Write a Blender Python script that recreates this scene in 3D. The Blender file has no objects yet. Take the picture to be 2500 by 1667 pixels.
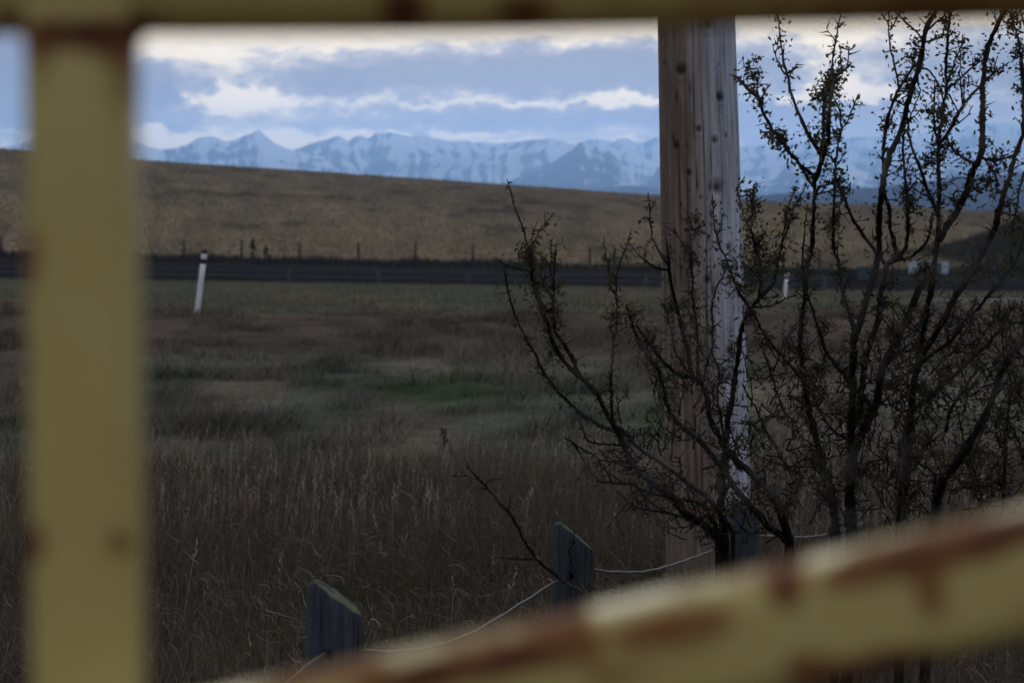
import bpy, math, random
import numpy as np
from mathutils import Vector

random.seed(11)
rng = np.random.default_rng(11)
scene = bpy.context.scene
COL = scene.collection

# ------------------------------------------------------------------ camera
F = 5414.0                    # focal length in photo pixels (photo is 2500 wide)
CZ = 1.70                     # eye height
HORIZON = 505.0
TH = math.atan((833.5 - HORIZON) / F)
cam = bpy.data.cameras.new('camera')
cam.sensor_width = 36.0
cam.lens = 36.0 * F / 2500.0
cam.clip_start = 0.05
cam.clip_end = 60000.0
cam.dof.use_dof = True
cam.dof.focus_distance = 8.4
cam.dof.aperture_fstop = 5.4
cam_o = bpy.data.objects.new('camera', cam)
cam_o.location = (0, 0, CZ)
cam_o.rotation_euler = (math.pi / 2 - TH, 0, 0)
COL.objects.link(cam_o)
scene.camera = cam_o
FWD = np.array([0, math.cos(TH), -math.sin(TH)])
UPV = np.array([0, math.sin(TH), math.cos(TH)])
RGT = np.array([1.0, 0, 0])
CAM = np.array([0, 0, CZ])


def at(px, py, d):
    return CAM + d * (FWD + RGT * ((px - 1250.0) / F) + UPV * ((833.5 - py) / F))


def proj(P):
    Q = np.asarray(P) - CAM
    d = Q @ FWD
    return 1250 + F * (Q @ RGT) / d, 833.5 - F * (Q @ UPV) / d, d


# ------------------------------------------------------------------ render settings
scene.render.engine = 'CYCLES'
scene.cycles.use_denoising = True
scene.cycles.max_bounces = 5
scene.cycles.diffuse_bounces = 3
scene.cycles.glossy_bounces = 2
scene.cycles.transmission_bounces = 3
scene.cycles.volume_bounces = 1
scene.view_settings.view_transform = 'Standard'
scene.view_settings.look = 'None'
scene.view_settings.gamma = 1.0
scene.view_settings.use_curve_mapping = False
scene.view_settings.exposure = 0.0

# ------------------------------------------------------------------ world: dusk overcast sky
world = bpy.data.worlds.new("World")
scene.world = world
world.use_nodes = True
wt = world.node_tree
wt.nodes.clear()
SUN_EL, SUN_AZ = math.radians(9.0), math.radians(0.0)     # low sun behind the cloud deck, ahead of the camera


class NB:
    """small node builder"""
    def __init__(self, tree):
        self.t = tree

    def n(self, kind, **kw):
        nd = self.t.nodes.new(kind)
        for k, v in kw.items():
            setattr(nd, k, v)
        return nd

    def link(self, a, b):
        self.t.links.new(a, b)

    def m(self, op, a, b=None, c=None, clamp=False):
        nd = self.n('ShaderNodeMath', operation=op)
        nd.use_clamp = clamp
        for i, v in enumerate((a, b, c)):
            if v is None:
                continue
            if isinstance(v, (int, float)):
                nd.inputs[i].default_value = v
            else:
                self.link(v, nd.inputs[i])
        return nd.outputs[0]

    def noise(self, vec, scale, detail=4, rough=0.55, dist=0.0):
        nd = self.n('ShaderNodeTexNoise')
        nd.inputs['Scale'].default_value = scale
        nd.inputs['Detail'].default_value = detail
        nd.inputs['Roughness'].default_value = rough
        nd.inputs['Distortion'].default_value = dist
        if vec is not None:
            self.link(vec, nd.inputs['Vector'])
        return nd.outputs['Fac']

    def ramp(self, fac, stops, interp='LINEAR'):
        nd = self.n('ShaderNodeValToRGB')
        cr = nd.color_ramp
        cr.interpolation = interp
        while len(cr.elements) < len(stops):
            cr.elements.new(0.5)
        for e, (p, c) in zip(cr.elements, stops):
            e.position = p
            e.color = (c[0], c[1], c[2], 1)
        self.link(fac, nd.inputs['Fac'])
        return nd.outputs['Color']

    def mix(self, fac, a, b, mode='MIX'):
        nd = self.n('ShaderNodeMix', data_type='RGBA', blend_type=mode)
        for i, v in ((0, fac), (6, a), (7, b)):
            if isinstance(v, (int, float)):
                nd.inputs[i].default_value = v
            elif isinstance(v, tuple):
                nd.inputs[i].default_value = (v[0], v[1], v[2], 1)
            else:
                self.link(v, nd.inputs[i])
        return nd.outputs[2]

    def smooth(self, v, lo, hi, a=0.0, b=1.0):
        nd = self.n('ShaderNodeMapRange', interpolation_type='SMOOTHSTEP')
        self.link(v, nd.inputs[0])
        for i, q in enumerate((lo, hi, a, b)):
            nd.inputs[i + 1].default_value = q
        return nd.outputs[0]

    def vec(self, x, y, z):
        nd = self.n('ShaderNodeCombineXYZ')
        for i, v in enumerate((x, y, z)):
            if isinstance(v, (int, float)):
                nd.inputs[i].default_value = v
            else:
                self.link(v, nd.inputs[i])
        return nd.outputs[0]


def build_sky():
    b = NB(wt)
    tc = b.n('ShaderNodeTexCoord')
    sp = b.n('ShaderNodeSeparateXYZ')
    b.link(tc.outputs['Generated'], sp.inputs[0])
    x, y, z = sp.outputs
    yy = b.m('MAXIMUM', y, 0.15)
    U = b.m('DIVIDE', x, yy)              # tangent of azimuth off the western axis
    V = b.m('DIVIDE', z, yy)              # tangent of elevation
    # cloud texture, stretched sideways
    v1 = b.vec(b.m('MULTIPLY', U, 48.0), b.m('MULTIPLY', V, 140.0), b.m('MULTIPLY', y, 2.0))
    n1 = b.noise(v1, 1.0, 6, 0.6, 0.5)
    v2 = b.vec(b.m('MULTIPLY', U, 9.0), b.m('MULTIPLY', V, 26.0), 3.7)
    n2 = b.noise(v2, 1.0, 4, 0.55, 0.3)
    # warp the cloud bank outlines so that their edges billow
    wn = b.noise(b.vec(b.m('MULTIPLY', U, 70.0), b.m('MULTIPLY', V, 110.0), 9.1), 1.0, 5, 0.62)
    wn2 = b.noise(b.vec(b.m('MULTIPLY', U, 50.0), b.m('MULTIPLY', V, 90.0), 2.2), 1.0, 5, 0.62)
    Uw = b.m('ADD', U, b.m('MULTIPLY', b.m('SUBTRACT', wn, 0.5), 0.07))
    Vw = b.m('ADD', V, b.m('MULTIPLY', b.m('SUBTRACT', wn2, 0.5), 0.022))
    banks = [  # centre azimuth/elevation and half-widths (thousandths of a radian), weight
        (-46, 59, 62, 10.5, .85), (-88, 55, 30, 7, .40), (33, 61, 46, 11, .85), (75, 62, 38, 9, .6),
        (-178, 54, 36, 11.5, .95), (-225, 62, 34, 22, 1.1), (-152, 49, 16, 5, .35),
        (115, 60, 22, 14, .7), (205, 62, 46, 15, .75), (128, 45, 36, 3.5, .35), (290, 60, 50, 30, .7),
        (-65, 41, 120, 5, .42), (46, 40, 90, 5.5, .50), (-157, 38, 22, 3.6, .4), (-222, 38, 32, 8, .6),
        (150, 37, 95, 10, .50), (-30, 33, 150, 4.5, .34),
        (-46, 46.3, 74, 1.8, -.26), (28, 48.5, 28, 2.2, -.26), (57, 47, 18, 2.4, -.36), (-128, 47, 24, 8, -.45),
        (-120, 30, 40, 3, -.3), (-42, 32.5, 46, 1.6, -.35), (46, 34.5, 36, 2.4, -.3), (-160, 32, 22, 3.0, -.4),
        (-228, 33.5, 30, 1.6, -.5), (-228, 41, 30, 1.2, -.35), (140, 51, 24, 6, -.35), (160, 48, 60, 2.0, -.25),
    ]
    tot = None
    for cu, cv, au, av, w in banks:
        du = b.m('DIVIDE', b.m('SUBTRACT', Uw, cu / 1000), au / 1000)
        dv = b.m('DIVIDE', b.m('SUBTRACT', Vw, cv / 1000), av / 1000)
        r2 = b.m('ADD', b.m('MULTIPLY', du, du), b.m('MULTIPLY', dv, dv))
        g = b.m('MULTIPLY', b.m('POWER', 2.71828, b.m('MULTIPLY', b.m('POWER', r2, 1.5), -0.7)), w)
        tot = g if tot is None else b.m('ADD', tot, g)
    D = b.m('ADD', b.m('ADD', tot, 0.10), b.m('MULTIPLY', b.m('SUBTRACT', n1, 0.5), 0.8))
    # beyond the bright western gap the deck closes to plain overcast
    up = b.smooth(V, 0.10, 0.30)
    side = b.smooth(b.m('ABSOLUTE', U), 0.32, 0.7)
    back = b.smooth(y, 0.45, 0.15)
    far = b.m('MAXIMUM', b.m('MAXIMUM', up, side), back)
    Dfar = b.m('ADD', 0.62, b.m('MULTIPLY', b.m('SUBTRACT', n2, 0.5), 0.5))
    nd = b.n('ShaderNodeMix', data_type='FLOAT')
    b.link(far, nd.inputs[0]); b.link(D, nd.inputs[2]); b.link(Dfar, nd.inputs[3])
    cloud = b.ramp(nd.outputs[0], [(0.0, (1.95, 1.55, .86)), (.22, (1.70, 1.36, .78)), (.38, (1.0, .84, .56)),
                                   (.62, (.44, .39, .33)), (.88, (.27, .235, .20)), (1.0, (.16, .16, .17))])
    over = b.ramp(nd.outputs[0], [(0.3, (.62, .62, .64)), (.6, (.47, .48, .51)), (.9, (.38, .39, .43))])
    cloud = b.mix(far, cloud, over)
    sky = b.n('ShaderNodeTexSky', sky_type='NISHITA')
    sky.sun_disc = False
    sky.sun_elevation = SUN_EL
    sky.sun_rotation = SUN_AZ
    sky.air_density = 1.2
    sky.dust_density = 2.0
    skyc = b.mix(1.0, sky.outputs[0], (0.025, 0.025, 0.025), 'MULTIPLY')
    col = b.mix(0.88, skyc, cloud)
    low = b.smooth(z, -0.03, -0.002, 1.0, 0.0)
    col = b.mix(low, col, (0.035, 0.032, 0.03))
    bg = b.n('ShaderNodeBackground')
    b.link(col, bg.inputs['Color'])
    bg.inputs['Strength'].default_value = 1.0
    out = b.n('ShaderNodeOutputWorld')
    b.link(bg.outputs[0], out.inputs[0])


build_sky()

sun = bpy.data.lights.new('sun', 'SUN')
sun.energy = 0.78
sun.angle = math.radians(34)
sun.color = (1.0, 0.98, 0.95)
sun_o = bpy.data.objects.new('sun', sun)
sun_o.rotation_euler = Vector((-math.sin(SUN_AZ) * math.cos(SUN_EL), -math.cos(SUN_AZ) * math.cos(SUN_EL), -math.sin(SUN_EL))).to_track_quat('-Z', 'Y').to_euler()
sun_o.location = (0, 30, 40)
COL.objects.link(sun_o)


# ------------------------------------------------------------------ helpers
def tag(o, label=None, cat=None, group=None, kind=None):
    if label: o['label'] = label
    if cat: o['category'] = cat
    if group: o['group'] = group
    if kind: o['kind'] = kind
    return o


def empty(name, loc):
    o = bpy.data.objects.new(name, None)
    o.location = [float(v) for v in loc]
    o.empty_display_size = 0.2
    COL.objects.link(o)
    return o


def mesh_obj(name, V, faces, mat, parent=None, smooth=True, attrs=None):
    """faces: int array (n,3) or (n,4), or a list of both kinds"""
    V = np.asarray(V, dtype=np.float32)
    me = bpy.data.meshes.new(name)
    if not isinstance(faces, list):
        faces = [faces]
    faces = [np.asarray(f, dtype=np.int32) for f in faces if len(f)]
    off = np.zeros(3, dtype=np.float32)
    if parent is not None:
        off = np.array(parent.location, dtype=np.float32)
    me.vertices.add(len(V))
    me.vertices.foreach_set('co', (V - off).ravel())
    nl = sum(f.size for f in faces)
    npoly = sum(len(f) for f in faces)
    me.loops.add(nl)
    me.loops.foreach_set('vertex_index', np.concatenate([f.ravel() for f in faces]))
    me.polygons.add(npoly)
    sizes = np.concatenate([np.full(len(f), f.shape[1], dtype=np.int32) for f in faces])
    starts = np.concatenate([[0], np.cumsum(sizes)[:-1]]).astype(np.int32)
    me.polygons.foreach_set('loop_start', starts)
    me.polygons.foreach_set('loop_total', sizes)
    if smooth:
        me.polygons.foreach_set('use_smooth', np.ones(npoly, dtype=bool))
    for k, a in (attrs or {}).items():
        a = np.asarray(a, dtype=np.float32)
        if a.ndim == 1:
            at_ = me.attributes.new(k, 'FLOAT', 'POINT')
            at_.data.foreach_set('value', a)
        else:
            at_ = me.attributes.new(k, 'FLOAT_COLOR', 'POINT')
            if a.shape[1] == 3:
                a = np.concatenate([a, np.ones((len(a), 1), dtype=np.float32)], 1)
            at_.data.foreach_set('color', a.ravel())
    me.update(calc_edges=True)
    me.materials.append(mat)
    o = bpy.data.objects.new(name, me)
    COL.objects.link(o)
    if parent is not None:
        o.parent = parent
    return o


def grid_faces(nr, nc, wrap=False):
    r = np.arange(nr - 1)[:, None]
    c = np.arange(nc if wrap else nc - 1)[None, :]
    c2 = (c + 1) % nc
    return np.stack([r * nc + c, r * nc + c2, (r + 1) * nc + c2, (r + 1) * nc + c], -1).reshape(-1, 4)


def hash2(ix, iy, s):
    h = (ix.astype(np.int64) * 374761393 + iy.astype(np.int64) * 668265263 + s * 1442695041) & 0xFFFFFFFF
    h = ((h ^ (h >> 13)) * 1274126177) & 0xFFFFFFFF
    return ((h ^ (h >> 16)) & 0xFFFF) / 65535.0


def vnoise(x, y, s=0):
    x = np.asarray(x, dtype=float); y = np.asarray(y, dtype=float)
    ix, iy = np.floor(x), np.floor(y)
    fx, fy = x - ix, y - iy
    fx = fx * fx * (3 - 2 * fx); fy = fy * fy * (3 - 2 * fy)
    a = hash2(ix, iy, s); b_ = hash2(ix + 1, iy, s); c = hash2(ix, iy + 1, s); d = hash2(ix + 1, iy + 1, s)
    return (a * (1 - fx) + b_ * fx) * (1 - fy) + (c * (1 - fx) + d * fx) * fy


def fbm(x, y, oct=4, s=0, gain=0.5):
    t, amp, tot = 0, 1.0, 0
    for i in range(oct):
        t = t + amp * vnoise(x * 2 ** i, y * 2 ** i, s + i * 17)
        tot += amp
        amp *= gain
    return t / tot


def ridged(x, y, oct=4, s=0):
    t, amp, tot = 0, 1.0, 0
    for i in range(oct):
        t = t + amp * (1 - np.abs(2 * vnoise(x * 2 ** i, y * 2 ** i, s + i * 13) - 1))
        tot += amp
        amp *= 0.5
    return t / tot


def sstep(a, b, x):
    t = np.clip((x - a) / (b - a), 0, 1)
    return t * t * (3 - 2 * t)


# ------------------------------------------------------------------ materials
def new_mat(name):
    m = bpy.data.materials.new(name)
    m.use_nodes = True
    m.node_tree.nodes.clear()
    b = NB(m.node_tree)
    out = b.n('ShaderNodeOutputMaterial')
    return m, b, out


def principled(b, out, col, rough=0.9, spec=0.2, bump=None, bump_d=0.01, metal=0.0):
    p = b.n('ShaderNodeBsdfPrincipled')
    if isinstance(col, tuple):
        p.inputs['Base Color'].default_value = (*col, 1)
    else:
        b.link(col, p.inputs['Base Color'])
    if isinstance(rough, float):
        p.inputs['Roughness'].default_value = rough
    else:
        b.link(rough, p.inputs['Roughness'])
    p.inputs['Specular IOR Level'].default_value = spec
    p.inputs['Metallic'].default_value = metal
    if bump is not None:
        bn = b.n('ShaderNodeBump')
        bn.inputs['Strength'].default_value = 0.8
        bn.inputs['Distance'].default_value = bump_d
        b.link(bump, bn.inputs['Height'])
        b.link(bn.outputs[0], p.inputs['Normal'])
    b.link(p.outputs[0], out.inputs[0])
    return p


def attr(b, name, fac=False):
    a = b.n('ShaderNodeAttribute', attribute_name=name)
    return a.outputs['Fac'] if fac else a.outputs['Color']


def pos(b):
    return b.n('ShaderNodeNewGeometry').outputs['Position']


def noisy_mat(name, col, var=0.35, scale=20.0, rough=0.9, spec=0.2, bump_d=0.003, stretch=(1, 1, 1)):
    m, b, out = new_mat(name)
    tc = b.n('ShaderNodeTexCoord')
    mp = b.n('ShaderNodeMapping')
    mp.inputs['Scale'].default_value = stretch
    b.link(tc.outputs['Object'], mp.inputs[0])
    n = b.noise(mp.outputs[0], scale, 5, 0.6)
    lo = tuple(c * (1 - var) for c in col)
    hi = tuple(min(1, c * (1 + var)) for c in col)
    c = b.ramp(n, [(0.3, lo), (0.7, hi)])
    principled(b, out, c, rough, spec, n, bump_d)
    return m


def blade_mat(name, trans=0.25):
    m, b, out = new_mat(name)
    c = attr(b, 'col')
    d = b.n('ShaderNodeBsdfDiffuse')
    t = b.n('ShaderNodeBsdfTranslucent')
    b.link(c, d.inputs[0]); b.link(c, t.inputs[0])
    mx = b.n('ShaderNodeMixShader')
    mx.inputs[0].default_value = trans
    b.link(d.outputs[0], mx.inputs[1]); b.link(t.outputs[0], mx.inputs[2])
    b.link(mx.outputs[0], out.inputs[0])
    return m


def ground_mat():
    m, b, out = new_mat('ground_turf')
    p = pos(b)
    c = attr(b, 'col')
    n = b.noise(p, 2.2, 6, 0.65)
    n2 = b.noise(p, 14.0, 4, 0.6)
    k = b.m('ADD', b.m('MULTIPLY', n, 0.9), b.m('MULTIPLY', n2, 0.7))
    k = b.smooth(k, 0.45, 1.15, 0.6, 1.4)
    cc = b.mix(1.0, c, b.vec(k, k, k), 'MULTIPLY')
    principled(b, out, cc, 1.0, 0.0, n2, 0.05)
    return m


M_ground = ground_mat()
M_blade = blade_mat('grass_blades', 0.2)
M_leaf = blade_mat('shrub_leaf', 0.4)
M_bark = noisy_mat('shrub_bark', (.026, .022, .021), 0.5, 60.0, 0.9, 0.12, 0.003, (1, 1, .35))
M_thorn = noisy_mat('thorn', (.034, .026, .024), 0.3, 60.0, 0.7, 0.25, 0.001)
M_asphalt = noisy_mat('asphalt', (.022, .021, .024), 0.3, 3.0, 1.0, 0.0, 0.004)
M_line = noisy_mat('road_paint', (.082, .080, .088), 0.3, 4.0, 1.0, 0.0, 0.001)
M_white = noisy_mat('marker_white_plastic', (.72, .74, .80), 0.06, 8.0, 0.5, 0.3, 0.0005)
M_black = noisy_mat('marker_black_band', (.018, .018, .022), 0.3, 20.0, 0.6, 0.3, 0.0005)
M_wire = noisy_mat('weathered_cable', (.095, .088, .085), 0.25, 200.0, 0.6, 0.4, 0.0008)
M_farpost = noisy_mat('dark_fence_wood', (.035, .034, .036), 0.3, 6.0, 0.9, 0.1, 0.003)
M_palepost = noisy_mat('pale_rail_wood', (.085, .085, .095), 0.25, 6.0, 0.9, 0.1, 0.003)
M_stone = noisy_mat('boulder_stone', (.27, .26, .27), 0.25, 7.0, 0.9, 0.15, 0.01)
M_gravel = noisy_mat('pale_gravel', (.20, .19, .19), 0.3, 2.0, 1.0, 0.0, 0.02)
M_sign_white = noisy_mat('sign_white_sheet', (.46, .52, .66), 0.06, 3.0, 0.5, 0.3, 0.0005)
M_sign_grey = noisy_mat('sign_grey_print', (.075, .08, .11), 0.2, 8.0, 0.5, 0.3, 0.0005)
M_sign_mid = noisy_mat('sign_pale_print', (.26, .26, .33), 0.1, 8.0, 0.5, 0.3, 0.0005)
M_barrier = noisy_mat('barrier_blue_grey', (.055, .068, .09), 0.15, 1.5, 0.7, 0.3, 0.002)

# ------------------------------------------------------------------ terrain
_Y = [-400, -3, 4, 5.6, 7.85, 11.2, 14, 19, 25, 31, 33, 36.5, 38, 42, 60, 100, 126, 140]
_Z = [-1.5, -1.5, -1.62, -1.72, -1.87, -2.20, -2.30, -2.36, -2.33, -2.25, -2.17, -1.88, -1.80, -1.92, -2.55, -3.55, -3.62, -3.60]
_CX = [-1500, -400, 0, 350, 1000, 1600, 1800, 1970, 2178, 2370, 2500, 3500]
_CP = [320, 345, 366, 393, 438, 478, 489, 495, 503, 517, 521, 528]


def zg(x, y):
    """world height of the ground at plan position x, y"""
    x = np.asarray(x, float); y = np.asarray(y, float)
    u = np.clip(x / np.maximum(y, 40), -0.6, 0.6)
    z = np.interp(y, _Y, _Z)
    z = z - 2.6 * u * sstep(60, 130, y)
    und = (fbm(x * .22 + 5, y * .22, 3, 3) - .5)
    z = z + und * .22 * sstep(18, 24, y) * (1 - sstep(60, 90, y)) + (fbm(x * .6, y * .6, 3, 9) - .5) * .08 * (1 - sstep(16, 22, y))
    # the bank line wanders a little
    yc = np.interp(u, [-.3, 0, .1, .25], [370, 400, 450, 470])
    cp = np.interp(1250 + F * u, _CX, _CP)
    zc = (HORIZON - cp) / F * yc
    t = np.clip((y - 140) / (yc - 140), 0, 1)
    zh = z + (zc - z) * t ** 1.15
    zh = zh + (fbm(x * .035, y * .02, 4, 21) - .5) * 2.2 * sstep(150, 220, y) * (1 - .75 * sstep(300, 400, y))
    z = np.where(y > 140, zh, z)
    floor = np.where(zc > 2, -6, -2.2)
    z = np.where(y > yc, np.maximum(zc - (y - yc) * .03, floor), z)
    # brushy cut bank on the right, beyond the road
    bx, by = x - 40.5, y - 150.0
    z = z + 4.6 * np.exp(-(bx / 8.0) ** 2 - (by / 18.0) ** 2)
    return z + CZ


def ground_col(x, y):
    x = np.asarray(x, float); y = np.asarray(y, float)
    u = x / np.maximum(y, 20)
    n = fbm(x * .5, y * .35, 4, 31)
    n2 = fbm(x * .9 + 40, y * .25, 4, 32)
    n3 = fbm(u * 60, y * .02 + 3, 4, 33)

    def C(r, g, b_):
        return np.array([r, g, b_])[None, :] * np.ones((x.size, 1))
    xs, ys = x.ravel(), y.ravel()
    n, n2, n3 = n.ravel()[:, None], n2.ravel()[:, None], n3.ravel()[:, None]
    yv = ys[:, None]
    near = C(.058, .044, .038) * (1 + .5 * (n - .5))
    mead = C(.090, .089, .082) + (C(.118, .102, .094) - C(.090, .089, .082)) * sstep(.45, .62, n2)
    gp = np.exp(-((xs - (-1.2)) / 1.35) ** 2 - ((ys - 26.8) / 2.0) ** 2)[:, None]
    gp2 = np.exp(-((xs - .9) / 1.7) ** 2 - ((ys - 23.5) / 1.6) ** 2)[:, None]
    gm = np.clip(gp * 1.3 + gp2 * .8, 0, 1) * sstep(.30, .55, n)
    mead = mead * (1 + 1.3 * (fbm(xs * 1.1, ys * .9, 4, 41)[:, None] - .5)) * (1 + .9 * (fbm(xs * .35, ys * .3, 3, 42)[:, None] - .5))
    mead = mead + (C(.046, .062, .038) * (1 + 1.6 * (fbm(xs * 1.4, ys * 1.1, 3, 43)[:, None] - .5)) - mead) * gm
    bank = C(.088, .070, .066) * (1 + .6 * (n - .5)) * (1 + .9 * (fbm(xs * .7, ys * .8, 4, 44)[:, None] - .5))
    strip = C(.094, .094, .080) + (C(.135, .112, .090) - C(.094, .094, .080)) * sstep(.5, .7, n2)
    strip = strip + (C(.085, .066, .058) - strip) * sstep(.45, .6, n) * (1 - sstep(46, 55, yv)) * .8
    verge = C(.046, .042, .038)
    h1 = C(.270, .213, .138); h2 = C(.190, .150, .108); h3 = C(.205, .174, .108)
    hill = h1 + (h2 - h1) * sstep(.42, .72, n3) * .7 + (h3 - h1) * sstep(.5, .7, n2) * .5
    spots = sstep(.66, .80, vnoise(u.ravel() * 42, ys * .055, 46) * .6 + vnoise(u.ravel() * 110, ys * .11, 47) * .4)[:, None]
    hill = hill * (1 - .36 * spots)
    hill = hill * (1 + .4 * (fbm(u * 160, y * .03, 3, 37).ravel()[:, None] - .5))
    brush = C(.060, .056, .042)
    c = near + (mead - near) * sstep(16.5, 19, yv)
    c = c + (bank - c) * sstep(31.2, 33, yv + (n - .5) * 2)
    c = c + (strip - c) * sstep(37.6, 39.5, yv + (n - .5) * 2)
    c = c + (verge - c) * sstep(98.5, 100, yv)
    c = c + (hill - c) * sstep(133, 141, yv + (n - .5) * 6)
    far = C(.065, .052, .055)
    c = c + (far - c) * sstep(480, 700, yv)
    bw = np.exp(-((xs - 41) / 11.) ** 2 - ((ys - 150) / 22.) ** 2)[:, None]
    c = c + (brush - c) * np.clip(bw * 1.8, 0, 1) * sstep(125, 131, yv)
    c = c * np.where(yv < 135, np.array([1.06, 1.08, .94])[None, :], 1.0) * (1 + .22 * sstep(17, 20, yv) * (1 - sstep(90, 98, yv)))
    return np.clip(c, .005, 1)


def build_ground():
    rows = np.concatenate([[-300, -150, -60, -25, -8, -2], np.arange(1, 48, .4), np.arange(48, 140, 1.5),
                           np.arange(140, 480, 3.5), np.geomspace(480, 14800, 34)])
    s = np.concatenate([-np.geomspace(1.0, .32, 14), np.linspace(-.31, .31, 190), np.geomspace(.32, 1.0, 14)])
    Y = np.repeat(rows[:, None], len(s), 1)
    X = s[None, :] * np.maximum(Y, 40)
    Z = zg(X, Y)
    road = sstep(99, 101, Y) * (1 - sstep(125, 127, Y))
    Z = Z - .15 * road
    V = np.stack([X, Y, Z], -1).reshape(-1, 3)
    o = mesh_obj('ground', V, grid_faces(len(rows), len(s)), M_ground, attrs={'col': ground_col(X.ravel(), Y.ravel())})
    tag(o, 'rolling dry grass ground from the near meadow to the tan hill', kind='structure')


build_ground()


def strip(name, mat, y0, y1, lift, s0=-.62, s1=.62, n=160, label=None):
    s = np.linspace(s0, s1, n)
    ys = np.linspace(y0, y1, max(2, int((y1 - y0) / 2) + 2))
    Y = np.repeat(ys[:, None], n, 1)
    X = s[None, :] * Y
    V = np.stack([X, Y, zg(X, Y) + lift], -1).reshape(-1, 3)
    o = mesh_obj(name, V, grid_faces(len(ys), n), mat)
    return tag(o, label, kind='structure')


strip('road', M_asphalt, 100.5, 125, 0.02, label='dark asphalt road crossing behind the grass bank')
strip('road_line', M_line, 106.0, 106.5, 0.026, label='faded edge line along the near side of the road')
strip('road_line', M_line, 113.2, 113.6, 0.026, label='faded line along the middle of the road')
strip('road_line', M_line, 121.0, 121.7, 0.026, label='faded edge line along the far side of the road')

# pale gravel shoulder on the right, where the boulders lie
gx = np.linspace(10.6, 15.5, 40)
gy0, gy1 = 56.2 + .25 * np.sin(gx), 57.6 + .35 * np.sin(gx * 1.7)
GX = np.concatenate([gx, gx, gx]); GY = np.concatenate([gy0, (gy0 + gy1) / 2, gy1])
GZ = zg(GX, GY) + np.concatenate([np.full(40, -.02), np.full(40, .10), np.full(40, -.02)])
tag(mesh_obj('gravel_path', np.stack([GX, GY, GZ], -1), grid_faces(3, 40), M_gravel),
    'pale gravel edge behind the right shrub', kind='structure')


# ------------------------------------------------------------------ mountains
def mountain_mat(name, rock, snow):
    m, b, out = new_mat(name)
    s = attr(b, 'snow', True)
    n = b.noise(pos(b), 0.02, 6, 0.75)
    f = b.m('ADD', s, b.m('MULTIPLY', b.m('SUBTRACT', n, .5), .55))
    f = b.smooth(f, .34, .66)
    c = b.mix(f, rock, snow)
    principled(b, out, c, 1.0, 0.0)
    return m


M_mtn = mountain_mat('snow_and_rock', (.075, .08, .095), (.86, .89, .92))
M_foot = mountain_mat('forested_foothill', (.030, .030, .036), (.05, .042, .05))


def ridge(name, mat, d, prof, x0, x1, nu, nt, L, label, snow_amt, seed, rough=3.0, base=470, rib=1.0):
    px = np.linspace(x0, x1, nu)
    cp = np.interp(px, [p[0] for p in prof], [p[1] for p in prof])
    cp = cp + (fbm(px * .05, px * 0, 4, seed, .6) - .5) * rough * 2
    zc = CZ + (HORIZON - cp) / F * d
    zb = CZ + (HORIZON - base) / F * d - 40
    H = np.maximum(zc - zb, 5)
    t = np.concatenate([np.linspace(-.35, 0, 8)[:-1], np.linspace(0, 1, nt) ** 1.1])
    T = np.repeat(t[:, None], nu, 1)
    PX = np.repeat(px[None, :], len(t), 0)
    warp = (fbm(PX * .012, T * 3, 3, seed + 5) - .5) * 60
    rb = ridged((PX + warp) * .036, T * 1.1, 6, seed + 2)
    fine = ridged((PX + warp * .7) * .12, T * 2.2, 4, seed + 4)
    rb2 = ridged((PX + warp * .5) * .011 + 7, T * .5, 3, seed + 3)
    amp = np.clip(np.abs(T) * 3, 0, 1) * (1 - .3 * T)
    f = np.clip(1 - np.abs(T), 0, 1) ** 1.15
    hz = H[None, :] * (f + amp * rib * ((rb - .6) * .16 + (rb2 - .6) * .22))
    Yd = d - T * L - amp * (rb - .5) * L * .25
    X = (PX - 1250) / F * Yd
    Z = zb + hz
    V = np.stack([X, Yd, Z], -1).reshape(-1, 3)
    # snow lies in ledges (flat strata) and gullies
    e = hz / H[None, :]
    strata = np.sin(e * 26 + (fbm(PX * .02, T * 2, 3, seed + 8) - .5) * 7)
    sn = .50 + .10 * strata + .65 * (.62 - rb) + .50 * (.62 - fine) + .45 * (fbm(PX * .02 + 3, T * 4, 4, seed + 9) - .5) + .25 * (e - .45)
    dx = (px[1] - px[0]) / F * d
    sl = np.gradient(hz, axis=1) / dx
    ker = np.ones(9) / 9
    sl = np.apply_along_axis(lambda a_: np.convolve(a_, ker, 'same'), 1, sl)
    sn = sn - .42 * np.tanh(sl * 1.5)
    sn = sn + snow_amt
    o = mesh_obj(name, V, grid_faces(len(t), nu), mat, attrs={'snow': sn.reshape(-1)})
    return tag(o, label, kind='structure')


R1 = [(-900, 352), (-300, 345), (0, 362), (60, 350), (85, 340), (200, 330), (350, 352), (370, 361), (395, 366), (430, 364), (450, 358),
      (480, 342), (495, 335), (505, 338), (515, 334), (530, 338), (545, 342), (550, 347), (575, 343), (590, 337), (610, 328),
      (632, 318), (645, 329), (665, 346), (690, 358), (700, 364), (760, 380), (900, 400)]
R2 = [(560, 430), (640, 405), (690, 378), (720, 367), (750, 355), (780, 346), (800, 343), (815, 337), (830, 331), (845, 342), (852, 348),
      (870, 335), (885, 331), (900, 340), (905, 337), (915, 326), (930, 325), (960, 324), (1000, 333), (1050, 334), (1090, 344),
      (1150, 346), (1200, 350), (1250, 350), (1280, 345), (1310, 340), (1345, 339), (1370, 344), (1395, 353), (1500, 368), (1650, 390)]
R3 = [(1300, 400), (1395, 356), (1410, 350), (1440, 341), (1470, 342), (1500, 346), (1510, 338), (1530, 337), (1550, 348), (1570, 347), (1600, 338),
      (1700, 345), (1810, 357), (1850, 356), (1920, 348), (2000, 342), (2100, 336), (2200, 333), (2300, 320), (2420, 300), (2500, 303),
      (2800, 320), (3600, 330)]
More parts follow.
